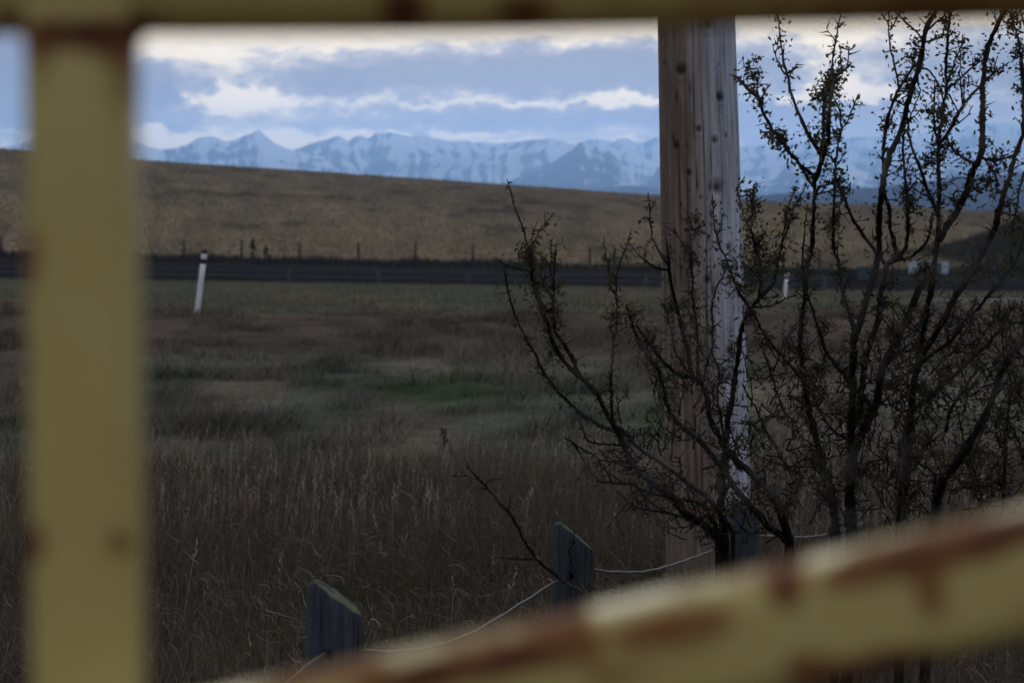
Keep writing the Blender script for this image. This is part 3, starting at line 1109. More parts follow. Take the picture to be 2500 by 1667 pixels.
def build_sign():
    d = 132.0
    k = d / F
    root = empty('road_sign', on_ground(2267, d))
    tag(root, 'wide low white and grey sign board seen between the right shrub stems', 'sign')
    c = at(2267, 654, d)
    box('panel', c, 97 * k, .05, 29 * k, M_sign_white, root)
    box('print', c + [-8 * k, -.032, 0], 40 * k, .012, 26 * k, M_sign_grey, root)['label'] = 'dark printed middle field'
    box('print', c + [22 * k, -.032, 0], 20 * k, .012, 26 * k, M_sign_grey, root)['label'] = 'dark printed field near the right end'
    for dx in (-12, 2):
        t = Tubes()
        a = np.linspace(0, 2 * math.pi, 20)
        t.add(np.stack([c[0] + (dx + 5 * np.cos(a)) * k, 0 * a + c[1] - .045, c[2] + 7 * np.sin(a) * k], -1), .05, 6, False)
        t.build('emblem', M_sign_mid, root)
    for q in (-5, 1, 7):
        box('stripe', c + [40.5 * k, -.03, q * k], 14 * k, .008, .5 * k, M_sign_mid, root)
    for px in (2232, 2300):
        g = on_ground(px, d + .15)
        tz = c[2]
        t = Tubes()
        t.add(np.array([g + [0, 0, -.3], [g[0], g[1], tz]]), .06, 8)
        t.build('leg', M_palepost, root)


build_sign()


def build_barrier():
    d = 104.0
    k = d / F
    root = empty('road_barrier', on_ground(2112, d))
    tag(root, 'blue grey boxy barrier standing at the road edge behind the shrub', 'barrier')
    c = at(2113, 667, d)
    box('panel', c, 42 * k, .35, 34 * k, M_barrier, root, .03)
    box('panel', at(2077, 670, d), 29 * k, .30, 27 * k, M_farpost, root, .03)['label'] = 'darker lower panel'
    box('base', at(2096, 686, d), 72 * k, .5, 5 * k, M_farpost, root, .02)  # dark box stands in for the shadow under the panels


build_barrier()


def boulder(px, py, wpx, hpx, d, seed, label, tint):
    import bmesh
    bm = bmesh.new()
    bmesh.ops.create_icosphere(bm, subdivisions=4, radius=1)
    pr = np.random.default_rng(seed)
    o1, o2 = pr.uniform(0, 50, 2)
    dirs = [Vector(pr.normal(0, 1, 3)).normalized() for _ in range(9)]
    for v in bm.verts:
        n_ = v.co.normalized()
        f = 1 + .22 * float(fbm(np.array(n_.x * 1.5 + o1), np.array(n_.y * 1.5 + n_.z + o2), 3, seed) - .5) * 2
        p = n_ * f
        for q in dirs:                                   # flat cleaved sides
            e = p.dot(q) - .86
            if e > 0: p -= q * e * .8
        v.co = p
    k = d / F
    for v in bm.verts:
        v.co.x *= wpx / 2 * k; v.co.y *= wpx / 2 * k; v.co.z *= hpx / 2 * k
    me = bpy.data.meshes.new('boulder')
    bm.to_mesh(me); bm.free()
    for p in me.polygons: p.use_smooth = True
    m = M_stone.copy()
    for nd in m.node_tree.nodes:
        if nd.type == 'VALTORGB':
            for e in nd.color_ramp.elements:
                e.color = (e.color[0] * tint[0], e.color[1] * tint[1], e.color[2] * tint[2], 1)
    me.materials.append(m)
    o = bpy.data.objects.new('boulder', me)
    o.location = [float(v) for v in at(px, py, d)]
    COL.objects.link(o)
    tag(o, label, 'boulder', 'boulders along the gravel edge')


boulder(2350, 747, 22, 22, 55, 1, 'small pinkish boulder, first of the row on the gravel edge', (1.0, .82, .85))
boulder(2371, 746, 27, 22, 54.5, 2, 'smooth greenish grey boulder beside the small pinkish one', (.95, 1.05, 1.05))
boulder(2425, 741, 32, 22, 54, 3, 'wide mottled boulder between two shrub stems, middle of the row', (1.0, 1.0, 1.05))
boulder(2462, 741, 22, 18, 54, 4, 'low boulder half hidden by leaves beside the wide mottled one', (1.0, 1.0, 1.05))
boulder(2495, 741, 28, 26, 53.5, 5, 'tall rounded boulder at the very edge of the view', (1.05, 1.05, 1.12))


# ------------------------------------------------------------------ thorn shrubs
# branch outlines: plan/height points along each limb (root end first where it has one), root and tip thickness in px, leafiness
A_ = [
 ("1775,1340 1718,1237 1666,1219 1618,1208 1570,1196 1542,1183 1494,1177 1475,1179 1456,1168 1436,1145 1429,1133 1415,1105 1398,1080 1391,1072", 10, 4, .10),
 ("1765,1345 1740,1300 1695,1265 1666,1244 1643,1214 1614,1196 1590,1175 1563,1152 1542,1129 1526,1093 1513,1064 1498,1038 1473,992 1458,963 1435,938 1410,915 1401,906 1378,883 1363,860 1353,843 1345,820 1334,787 1322,755 1315,730 1299,677 1296,640 1294,602", 18, 9, .16),
 ("1286,600 1280,568 1267,533 1259,514 1250,487 1246,464 1238,438", 5, 2.5, .02),
 ("1296,604 1311,577 1317,564 1330,547 1353,524", 5, 2, .06),
 ("1296,604 1303,564 1311,539", 4, 2, .04),
 ("1297,663 1284,661 1257,654 1231,646 1208,629", 6, 3, .05),
 ("1410,915 1405,896 1401,881 1384,852 1372,833 1357,814 1353,787 1351,749 1351,730 1353,713 1353,669 1355,637 1357,612 1359,593", 12, 3, .12),
 ("1352,700 1345,660 1347,602 1345,591 1340,585", 4, 2, .03),
 ("1315,720 1325,690 1322,650 1328,625", 4, 2, .05),
 ("1513,1060 1494,1049 1461,1036 1449,1028 1410,1003 1399,992 1366,960 1338,925 1322,900 1307,866 1292,843 1280,818 1267,791 1257,768 1248,740 1244,725 1238,698 1234,675 1231,660", 11, 4, .08),
 ("1507,1048 1496,1025 1493,979 1491,925 1495,883 1496,845 1504,806 1506,749 1504,713 1504,679 1510,654 1521,621 1529,602 1540,562", 8, 3, .10),
 ("1503,720 1491,698 1487,660 1481,637 1474,619", 5, 2, .08),
 ("1790,1300 1765,1260 1718,1206 1695,1191 1658,1162 1628,1143 1605,1122 1567,1099 1542,1076 1517,1047 1505,1040", 11, 8, .03),
 ("1542,1143 1525,1139 1502,1128 1459,1120 1446,1108 1427,1099 1408,1087 1396,1076", 6, 4, .05),
 ("1521,1087 1475,1085 1437,1076 1423,1049 1415,1030 1402,1000", 6, 4, .03),
 ("1750,1312 1700,1275 1657,1258 1628,1250 1570,1242 1547,1233 1528,1219 1517,1206 1505,1200", 9, 4, .10),
 ("1628,1250 1605,1237 1576,1214 1560,1196", 6, 4, .05),
 ("1540,1180 1530,1150 1515,1120 1490,1100", 5, 3, .03),
 ("1475,1178 1470,1150 1462,1122", 4, 3, .02),
 ("1620,1560 1540,1510 1480,1478 1427,1447 1383,1424 1352,1400 1320,1373 1293,1341 1269,1298 1246,1255 1218,1223 1179,1180 1135,1133", 11, 5, .0),
 ("1312,1366 1273,1363 1218,1361", 5, 3, .0),
 ("1172,1172 1159,1166 1130,1163 1100,1162", 4, 2, .0),
 ("1185,1186 1198,1172 1226,1168", 4, 2, .0),
 ("1440,1470 1420,1426 1408,1403 1401,1384 1393,1365 1393,1336 1407,1320", 6, 3, .0),
 ("1772,1345 1768,1310 1763,1271 1761,1233 1763,1176 1766,1153 1772,1099 1777,1028 1787,979 1795,921 1802,864 1810,806 1821,774 1835,751 1849,733 1879,703 1891,687", 20, 9, .06),
 ("1849,736 1855,716 1857,678 1853,630 1845,617 1841,588 1834,563 1824,546 1814,523 1807,489 1799,464 1809,445 1818,433", 9, 3, .10),
 ("1834,566 1834,531 1837,493 1843,454 1846,444", 5, 2.5, .55),
 ("1850,733 1860,729 1902,724", 5, 3, .05),
 ("1840,748 1862,750 1895,741 1925,726 1946,722", 5, 3, .05),
 ("1930,1345 1925,1310 1910,1262 1895,1225 1874,1195 1849,1170 1820,1143 1791,1118 1768,1088 1737,1028 1728,988 1724,960 1714,937 1691,917 1684,896 1680,864 1674,837 1666,812 1661,784 1653,749 1649,730 1645,717 1636,679 1632,631 1628,596 1622,568", 22, 6, .06),
 ("1925,1325 1902,1302 1877,1287 1849,1252 1810,1210 1784,1172 1765,1145 1742,1118 1715,1084 1695,1068 1658,1034 1635,1008 1622,960 1613,921 1607,902 1596,889 1582,864 1567,841 1548,806 1536,768 1529,745", 17, 7, .14),
 ("1712,936 1691,921 1663,917 1624,889 1607,868 1592,845 1573,822 1555,795", 11, 6, .16),
 ("1770,1090 1752,969 1756,921 1751,893 1737,856 1739,837 1739,768 1739,730 1743,725 1747,707 1756,688 1764,677 1770,660", 6, 4, .08),
 ("1737,858 1730,873 1722,902 1716,940", 5, 5, .04),
 ("1830,752 1815,730 1804,717 1798,698 1783,663 1774,637 1766,616 1756,596 1747,564 1741,526 1739,474", 7, 3, .10),
 ("1703,940 1704,835 1699,787 1691,730 1691,669 1687,621 1684,583 1687,526", 7, 4, .20),
 ("1705,645 1684,621 1668,598 1653,575 1642,552", 5, 3, .08),
 ("1634,650 1619,631 1611,617 1601,598 1592,579 1588,545 1586,495", 7, 3, .06),
 ("1636,660 1619,658 1596,650 1577,638 1554,617 1540,600", 6, 3, .06),
 ("1690,920 1650,860 1640,810 1630,770 1618,740", 5, 3, .10),
]
B_ = [
 ("2040,1300 2034,1228 2025,1179 2006,1131 1998,1083 1987,1045 1977,1012 1971,978 1966,949 1960,917 1956,869 1954,831 1958,783 1962,745 1966,716 1969,678 1973,640 1979,625 1983,579 1986,540 1988,493 1990,454 1990,437 1985,426 1962,410 1943,389 1925,368 1910,345 1902,330 1889,325 1876,298 1862,275 1857,250 1843,231 1826,216 1809,198 1801,189", 19, 6, .30),
 ("1862,270 1850,225 1847,198 1837,179 1830,160 1826,145", 6, 3, .55),
 ("1857,250 1860,237 1870,221 1881,208", 5, 3, .6),
 ("1988,455 1975,441 1964,422 1952,405", 9, 6, .3),
 ("1990,437 1996,426 2006,395 2013,368 2023,340 2023,317 2025,279 2029,231 2034,202 2044,187 2057,175 2071,164 2078,154", 13, 4, .62),
 ("2055,177 2055,154 2052,137 2053,122", 5, 3, .35),
 ("2025,225 2027,193 2032,164 2035,135 2038,114 2044,80 2050,41 2054,10", 7, 2.5, .22),
 ("2006,390 2004,374 1990,355 1975,330 1971,325 1958,294 1946,269 1937,246 1929,221 1927,202 1918,170 1912,137 1906,101 1902,68 1900,41 1898,10", 11, 2.5, .22),
 ("1922,185 1912,175 1902,154 1893,133 1887,116 1895,105", 5, 2, .16),
 ("2008,392 2008,368 2010,330 2010,298 2013,240 2023,202 2027,179", 9, 5, .65),
 ("1993,468 1996,464 2010,452 2021,452 2034,448", 6, 5, .15),
 ("2088,818 2075,768 2063,737 2055,707 2052,668 2044,630 2036,617 2034,560 2036,502 2038,445 2040,407 2044,368 2050,330 2054,317 2067,302 2078,273 2088,250 2095,231", 10, 3, .22),
 ("2054,310 2050,269 2040,250", 5, 3, .6),
 ("2165,650 2138,615 2115,584 2096,556 2076,521 2061,483 2048,454 2040,430", 10, 7, .12),
 ("2140,1010 2130,997 2109,968 2086,941 2067,921 2044,894 2019,863 2010,837 2002,812 1992,783 1983,754 1973,726 1968,712", 13, 6, .16),
 ("1962,932 1956,923 1939,904 1918,879 1895,854 1879,831 1862,808 1847,779 1832,752", 9, 5, .12),
 ("1945,1030 1920,1012 1910,993 1899,968 1891,941 1885,917 1876,888 1866,860 1862,830", 6, 4, .22),
 ("1900,1095 1879,1064 1862,1035 1843,993 1828,968 1813,938", 5, 4, .08),
 ("1996,1198 1990,1160 1983,1117 1978,1085", 9, 6, .05),
 ("1987,1140 1943,1138 1914,1137 1895,1131 1862,1117", 6, 4, .05),
 ("2080,1078 2071,1072 2032,1049 2013,1020 1996,997 1990,960", 7, 4, .12),
 ("2015,860 2010,900 2000,940 1997,980", 5, 3, .3),
 ("1965,570 1960,620 1962,680 1964,720", 4, 6, .02),
 ("1965,570 1968,530 1973,495", 4, 2, .02),
 ("1890,690 1900,640 1908,600 1915,560 1920,515 1935,480 1945,455", 6, 3, .35),
 ("1908,600 1925,550 1938,510 1955,480 1965,455", 5, 3, .30),
 ("2080,1300 2075,1228 2075,1179 2080,1121 2094,1083 2109,1049 2128,1010 2140,987 2150,913 2169,869 2188,831 2203,798 2217,770 2230,741 2241,710 2253,693 2262,678", 27, 15, .03),
 ("2080,1130 2078,1064 2080,987 2084,930 2080,917 2084,860 2086,821 2098,796 2109,754 2120,716 2130,687 2138,649 2146,617 2146,579 2146,540 2150,493 2155,454 2161,416 2174,372 2192,336 2203,307 2211,279 2220,240 2232,202 2245,164 2251,126 2255,97 2264,64 2282,32 2300,-10", 19, 11, .12),
 ("2158,435 2157,378 2161,330 2163,307 2171,275 2182,246 2194,217 2205,202 2220,179 2230,160", 10, 5, .32),
 ("2194,217 2190,187 2182,152 2174,122 2171,93 2169,74 2170,34 2170,5", 6, 3, .14),
 ("2172,75 2182,63 2194,38 2200,10", 4, 2.5, .12),
 ("2252,95 2232,74 2213,57 2195,40 2180,20", 5, 3, .06),
 ("2268,72 2287,53 2304,40 2320,20", 5, 3, .04),
 ("2256,104 2278,97 2293,93 2310,85", 6, 4, .45),
 ("2092,1030 2100,985 2106,940 2110,904 2118,860 2130,820 2144,780 2148,732 2157,690 2165,646", 14, 14, .04),
 ("2165,648 2179,632 2188,617 2182,588 2174,560 2171,512 2161,479 2155,460", 12, 8, .08),
 ("2165,648 2197,625 2211,603 2217,569 2217,521 2215,483 2211,445 2207,407 2205,368 2205,330 2218,317 2217,288", 11, 5, .30),
 ("2170,642 2220,628 2236,617 2255,598 2268,579 2272,550 2276,521", 9, 6, .10),
 ("2245,168 2262,168 2282,193 2303,229", 4, 5, .2),
 ("2203,310 2225,280 2235,255 2245,230 2240,200", 4, 3, .35),
]
D_ = [
 ("2200,1300 2207,1225 2211,1179 2215,1140 2220,1102 2222,1045 2226,987 2232,930 2238,907 2245,860 2253,821 2259,783 2264,745 2272,716 2278,678 2282,640 2285,617 2289,579 2291,550 2291,521 2293,464 2291,416 2291,368 2293,330 2297,317 2303,269 2308,231 2310,202 2310,164 2312,126 2314,87 2318,49 2318,5", 21, 6, .22),
 ("2190,1300 2197,1215 2200,1160 2205,1090 2212,1040 2218,1000", 12, 8, .03),
 ("2291,526 2285,514 2274,487 2262,458 2251,422 2241,397 2230,370 2222,340 2215,320", 11, 6, .16),
 ("2290,588 2297,579 2312,550 2327,531 2341,506 2354,479 2366,445 2377,412 2392,387 2398,359 2398,330 2398,307 2400,260 2398,221 2402,183 2406,145 2414,110 2427,78 2440,51 2452,30 2468,-10", 18, 11, .12),
 ("2309,222 2316,216 2341,194 2366,172 2391,151", 6, 4, .22),
 ("2309,215 2322,179 2329,149 2341,126 2348,112 2350,87", 6, 3, .40),
 ("2300,345 2310,330 2324,307 2341,275 2354,254 2379,225 2396,208", 9, 7, .06),
 ("2350,256 2347,221 2343,193 2345,154 2345,126", 5, 3, .25),
 ("2341,275 2326,248 2318,230", 4, 3, .35),
 ("2325,311 2356,288 2375,258", 4, 2.5, .04),
 ("2403,200 2427,179 2465,151", 6, 3, .18),
 ("2427,179 2431,154 2436,137", 4, 2, .08),
 ("2292,350 2282,317 2281,240 2282,198", 5, 3, .35),
 ("2380,402 2377,399 2350,385 2331,370 2318,353 2312,335", 8, 5, .28),
 ("2396,385 2408,389 2431,391 2465,384 2490,370", 7, 5, .30),
 ("2400,385 2420,410 2435,450 2430,480", 5, 3, .35),
 ("2240,905 2247,877 2262,850 2282,817 2299,789 2312,764 2327,735 2341,710 2356,689 2371,666 2383,645 2392,630 2402,613 2417,584 2431,550 2438,517 2448,483 2458,454 2467,426 2473,397 2482,368 2494,340 2498,307 2500,240 2498,202 2492,150", 17, 9, .10),
 ("2250,885 2274,865 2303,846 2324,827 2341,806 2354,783 2373,768 2396,743 2414,720 2433,699 2450,676 2469,651 2484,630 2498,588 2515,560", 11, 6, .06),
 ("2226,1000 2247,987 2272,970 2285,955 2303,934 2331,913 2350,896 2370,877 2392,858 2417,835 2433,814 2454,783 2465,760 2477,745", 12, 6, .14),
 ("2310,1050 2316,1016 2324,997 2339,968 2360,940 2383,907 2414,884", 8, 5, .10),
 ("2280,1290 2289,1217 2303,1169 2322,1150 2341,1121 2366,1083 2389,1045 2408,1010 2423,968 2438,930 2442,917 2456,888 2473,860 2490,840 2510,815", 25, 15, .05),
 ("2270,1285 2278,1213 2285,1169 2274,1150 2259,1138 2226,1123", 9, 5, .04),
 ("2510,210 2496,154 2490,126 2484,84 2473,53 2463,30 2455,5", 7, 4, .50),
 ("2500,420 2488,470 2480,520 2470,560", 6, 4, .15),
 ("2450,1240 2452,1169 2454,1102 2456,1054 2463,987 2470,930", 9, 6, .08),
 ("2520,1200 2500,1120 2480,1060 2440,1010", 7, 4, .10),
 ("2520,1010 2490,960 2470,900 2440,860", 7, 4, .2),
 ("2400,1250 2390,1190 2370,1120 2350,1060 2340,1010", 6, 4, .12),
 ("2330,1160 2360,1190 2400,1180 2440,1120", 5, 3, .10),
 ("2500,60 2490,30 2495,5", 4, 3, .5),
]
CLUMPS = {  # leafy clusters: centre, radius, number of leaves, style
 'A': [(1290, 605, 26, 60, 1), (1285, 628, 30, 70, 1), (1312, 690, 30, 50, 1), (1340, 760, 34, 80, 1), (1350, 700, 20, 25, 1), (1545, 770, 34, 80, 1), (1580, 835, 26, 60, 1),
       (1700, 560, 26, 60, 0), (1690, 640, 24, 40, 0), (1775, 650, 24, 50, 0), (1810, 700, 34, 70, 1), (1830, 770, 24, 40, 1), (1500, 770, 24, 40, 1), (1340, 800, 22, 40, 1), (1560, 1225, 30, 60, 1),
       (1850, 600, 44, 170, 0), (1835, 660, 40, 120, 0), (1890, 640, 34, 90, 0), (1345, 870, 18, 30, 1), (1700, 750, 30, 50, 1), (1640, 750, 24, 40, 1)],
 'B': [(1905, 338, 25, 110, 0), (1880, 325, 14, 40, 0), (1846, 150, 16, 14, 0), (1825, 170, 20, 24, 0), (2010, 230, 26, 70, 0), (2030, 200, 26, 60, 0), (1990, 240, 16, 20, 0),
       (1840, 185, 20, 30, 0), (2275, 275, 24, 60, 0), (2230, 140, 24, 70, 0), (2238, 110, 18, 40, 0), (2255, 660, 26, 80, 1), (2210, 480, 30, 90, 0), (2225, 500, 26, 60, 0), (2055, 470, 28, 70, 0), (2040, 440, 26, 60, 0),
       (2165, 300, 20, 50, 0), (2215, 205, 20, 40, 0), (2220, 220, 22, 50, 1), (2034, 545, 26, 60, 1), (2050, 660, 22, 50, 1), (1870, 830, 22, 50, 1), (2010, 790, 20, 50, 1), (1995, 900, 26, 60, 1),
       (1975, 610, 16, 20, 1), (1960, 655, 20, 40, 1), (2180, 690, 20, 40, 1), (2160, 740, 24, 60, 1), (2100, 1000, 40, 80, 1), (2040, 1010, 40, 70, 1), (1990, 1100, 20, 30, 1), (2110, 1150, 40, 80, 1)],
 'D': [(2350, 105, 22, 40, 0), (2310, 50, 24, 50, 0), (2300, 300, 26, 60, 0), (2290, 380, 30, 80, 0), (2300, 360, 26, 60, 0), (2260, 400, 26, 50, 0), (2395, 150, 24, 50, 0), (2420, 110, 20, 30, 0),
       (2420, 175, 22, 40, 0), (2470, 60, 30, 70, 0), (2490, 130, 26, 60, 0), (2430, 400, 30, 60, 0), (2380, 460, 26, 50, 0), (2410, 450, 30, 60, 0), (2490, 220, 20, 40, 0), (2400, 440, 24, 40, 0), (2330, 490, 20, 40, 0),
       (2440, 770, 40, 130, 1), (2380, 660, 22, 50, 1), (2340, 850, 34, 80, 1), (2300, 900, 40, 80, 1), (2470, 860, 36, 80, 1), (2460, 500, 34, 70, 1), (2480, 560, 30, 60, 1), (2470, 640, 30, 40, 1),
       (2270, 1080, 50, 90, 1), (2380, 960, 46, 90, 1), (2440, 1080, 50, 100, 1), (2480, 960, 40, 80, 1), (2360, 1130, 50, 80, 1), (2440, 1180, 50, 100, 1)],
}


def parse(s):
    return np.array([[float(v) for v in p.split(',')] for p in s.split()])


def shrub(key, data, d0, label, seed, extra):
    pr = np.random.default_rng(seed)
    # root of the whole plant on the ground
    P0 = parse(data[0][0])[0] if key != 'D' else parse(data[0][0])[0]
    base = at(P0[0], P0[1], d0)
    root = empty('thorn_shrub', (base[0], base[1], float(zg(base[0], base[1]))))
    tag(root, label, 'shrub', 'thorny shrubs in front of the pole')

    def depth(px, py):
        return d0 + .55 * (fbm(np.asarray(px) * .0065, np.asarray(py) * .0065, 2, seed) - .5) * 2

    twigs, thorns = Tubes(), Tubes()
    LV, LF, LC = [], [], []

    def leaf(p, size, style, tint=1.0):
        # style 0: small oval leaf, style 1: narrow drooping leaf
        if style == 0:
            ax = pr.normal(0, 1, 3); ax[2] += .3
            wd = .50
            size *= pr.uniform(.65, 1.2)
        else:
            ax = pr.normal(0, .8, 3); ax[2] -= .6
            wd = .24
            size *= pr.uniform(.9, 1.7)
        ax /= np.linalg.norm(ax)
        sd = np.cross(ax, pr.normal(0, 1, 3)); sd /= np.linalg.norm(sd) + 1e-9
        nm = np.cross(ax, sd)
        b0 = len(LV)
        LV.extend([p, p + ax * size * .45 + sd * size * wd * .5 + nm * size * .08, p + ax * size, p + ax * size * .45 - sd * size * wd * .5 + nm * size * .08])
        LF.append((b0, b0 + 1, b0 + 2, b0 + 3))
        c = (np.array([.095, .094, .046]), np.array([.065, .075, .048]), np.array([.115, .085, .046]), np.array([.055, .055, .046]))[pr.integers(0, 4)] * pr.uniform(.6, 1.3) * tint
        LC.extend([c] * 4)

    def thorn(p, dirv, ln):
        thorns.add(np.array([p, p + dirv * ln * .5, p + dirv * ln]), [.0023, .0016, .0005], 4, False)

    k = d0 / F

    def side_twig(pp, tang, ln_px, w, lf, style, lvl=0):
        """short spur or twig that leaves a limb at pp"""
        a = pr.choice([-1, 1]) * pr.uniform(.5, 1.15)
        ca, sa = math.cos(a), math.sin(a)
        v = np.array([tang[0] * ca - tang[2] * sa, pr.normal(0, .45), tang[0] * sa + tang[2] * ca])
        v[2] += .25
        v /= np.linalg.norm(v)
        L = ln_px * k
        q = [pp]
        n = 5
        for i in range(n):
            v = v + pr.normal(0, .16, 3); v[2] += .05
            v /= np.linalg.norm(v)
            q.append(q[-1] + v * L / n)
        q = np.array(q)
        twigs.add(q, np.linspace(w * .5 * k, .6 * k, len(q)), 5)
        for j in range(1, len(q)):
            for _ in range(pr.poisson(lf)):
                leaf(q[j] + pr.normal(0, 5 * k, 3), 14.5 * k, style)
            if pr.uniform() < .35:
                tv = np.cross(v, pr.normal(0, 1, 3)); tv /= np.linalg.norm(tv)
                thorn(q[j], (tv + v * .5) / 1.12, pr.uniform(14, 34) * k)
        if lvl == 0 and ln_px > 45 and pr.uniform() < .7:
            side_twig(q[3], (q[4] - q[3]) / np.linalg.norm(q[4] - q[3]), ln_px * .5, w * .7, lf, style, 1)

    for pts, w0, w1, lf in data:
        lf = lf * 1.7 if key == 'A' and lf > .05 else lf
        p2 = parse(pts)
        S = catmull(p2, 9.0)
        m = len(S)
        t = np.linspace(0, 1, m)
        ramp_ = np.clip(np.minimum(t, 1 - t) * 6, 0, 1)
        S = S + (pr.normal(0, 1.0, S.shape) * ramp_[:, None])
        dv = pr.normal(0, .16) * np.sin(math.pi * t)
        dep = depth(S[:, 0], S[:, 1]) + dv
        P = np.array([at(a, b_, c) for (a, b_), c in zip(S, dep)])
        w = (w0 + (w1 - w0) * t ** .8) * (1 + .13 * pr.normal(0, 1, m)) * 1.06
        # the limbs that reach the clump's foot go on down into the soil
        if p2[0, 1] > 1255 and p2[0, 0] > 1700 or p2[0, 1] > 1500:
            g = P[0].copy()
            tgt = base + (g - base) * .55
            gz = float(zg(tgt[0], tgt[1])) - .1
            ex = np.array([[tgt[0], tgt[1], gz], [g[0] * .5 + tgt[0] * .5, g[1] * .5 + tgt[1] * .5, (g[2] + gz) / 2]])
            P = np.concatenate([ex, P]); w = np.concatenate([[w0 * 1.15, w0 * 1.08], w])
        R = np.maximum(w, 1.6) / 2 * k
        big = max(w0, w1) >= 8
        if big:
            tb_ = Tubes()
            tb_.add(P, R, 10 if w0 > 14 else 8)
            tb_.build('branch' if w0 < 16 else 'stem', M_bark, root)
        else:
            twigs.add(P, R, 6)
        # spurs, thorns and leaves along the limb
        for i in range(2, len(P) - 1):
            tg = P[min(i + 1, len(P) - 1)] - P[i - 1]
            tg = tg / (np.linalg.norm(tg) + 1e-9)
            py = S[min(max(i - (len(P) - m), 0), m - 1), 1]
            style = 0 if py < 560 else 1
            if py > 1300 and p2[0, 0] > 1700:
                continue
            if pr.uniform() < .36:                       # bud or broken spur
                tv = np.cross(tg, pr.normal(0, 1, 3)); tv /= np.linalg.norm(tv)
                L = pr.uniform(4, 11) * k
                tv = tv + tg * .4
                twigs.add(np.array([P[i], P[i] + tv * (R[i] + L * .5), P[i] + tv * (R[i] + L)]), [2.4 * k, 1.9 * k, .8 * k], 5)
            if pr.uniform() < (.34 if py > 600 else .14):
                tv = np.cross(tg, pr.normal(0, 1, 3)); tv /= np.linalg.norm(tv)
                tv = tv * .85 + tg * pr.uniform(-.1, .6); tv /= np.linalg.norm(tv)
                thorn(P[i], tv, pr.uniform(18, 42) * k)
            nl = pr.poisson(lf * 9 * 1.5 + (.10 if lf > .04 else 0))
            for _ in range(nl):
                leaf(P[i] + pr.normal(0, 1, 3) * (R[i] + 9 * k), 14.5 * k, style)
            if pr.uniform() < (.075 + lf * .14 if lf > .045 else .012):
                side_twig(P[i], tg, pr.uniform(18, 60), 4.5, .25 + lf * 2.2 + (.2 if style else 0), style)
    if key == 'D':                                        # one stripped, broken branch shows pale wood
        tb_ = Tubes()
        q = np.array([at(a_, b_, float(depth(a_, b_)) - .15) for a_, b_ in ((2411, 1036), (2397, 1056), (2388, 1080), (2381, 1105), (2376, 1128), (2371, 1165))])
        tb_.add(catmull(q, .01), np.linspace(3.6, 2.0, len(catmull(q, .01))) * k, 8)
        tb_.build('broken_branch', M_wire, root)['label'] = 'pale stripped branch hanging broken'
    for cx, cy, cr, nl, style in CLUMPS[key]:
        dd = float(depth(cx, cy)) + pr.normal(0, .06)
        c = at(cx, cy, dd)
        # a few fine twiglets carry the cluster
        for _ in range(max(3, nl // 14)):
            v = pr.normal(0, 1, 3); v[2] = abs(v[2]) * .8; v /= np.linalg.norm(v)
            e = c + v * cr * k * pr.uniform(.6, 1.2)
            twigs.add(np.array([c - v * cr * k * .3, (c + e) / 2 + pr.normal(0, 2 * k, 3), e]), [1.6 * k, 1.3 * k, .7 * k], 4)
        for _ in range(int(nl * 1.15)):
            v = pr.normal(0, .55, 3)
            leaf(c + v * cr * k, 14 * k, style, .95)
    # fine tangle low inside the plant
    for _ in range(extra):
        if key == 'A':
            cx, cy = pr.uniform(1500, 1900), pr.uniform(880, 1330)
            if (cx < 1640 and cy > 1230) or (cx < 1580 and cy < 1020): continue
        elif key == 'B':
            cx, cy = pr.uniform(1900, 2230), pr.uniform(860, 1280)
        else:
            cx, cy = pr.uniform(2180, 2520), pr.uniform(780, 1260)
        dd = float(depth(cx, cy)) + pr.uniform(-.25, .8)
        c = at(cx, cy, dd)
        a = pr.uniform(-1.9, 1.9)
        side_twig(c, np.array([math.sin(a) * .8, 0, math.cos(a)]), pr.uniform(35, 110), 5.0, .95, 1)
    o = twigs.build('twigs', M_bark, root); o['kind'] = 'stuff'
    o = thorns.build('thorns', M_thorn, root); o['kind'] = 'stuff'
    o = mesh_obj('leaves', np.array(LV), np.array(LF), M_leaf, root, False, {'col': np.array(LC)}); o['kind'] = 'stuff'


shrub('A', A_, 7.1, 'sprawling thorn shrub whose bare branches arch in front of the utility pole', 101, 160)
shrub('B', B_, 7.0, 'leafy thorn shrub with crooked forking stems just right of the pole', 202, 200)
shrub('D', D_, 6.8, 'dense dark thorn shrub with tall stems at the right edge', 303, 270)


# ------------------------------------------------------------------ rusty yellow gate, close to the camera
def gate_mat():
    m, b, out = new_mat('rusty_yellow_paint')
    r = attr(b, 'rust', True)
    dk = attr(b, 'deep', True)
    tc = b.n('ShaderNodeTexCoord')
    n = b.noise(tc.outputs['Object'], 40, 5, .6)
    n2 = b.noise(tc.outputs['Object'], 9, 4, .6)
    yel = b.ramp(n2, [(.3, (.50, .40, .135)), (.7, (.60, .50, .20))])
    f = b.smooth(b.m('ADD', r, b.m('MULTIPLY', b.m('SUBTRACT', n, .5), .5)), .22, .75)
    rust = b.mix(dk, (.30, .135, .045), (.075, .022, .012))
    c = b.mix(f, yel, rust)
    rg = b.m('ADD', .45, b.m('MULTIPLY', f, .45))
    principled(b, out, c, rg, .3, n, .0006)
    return m


M_gate = gate_mat()


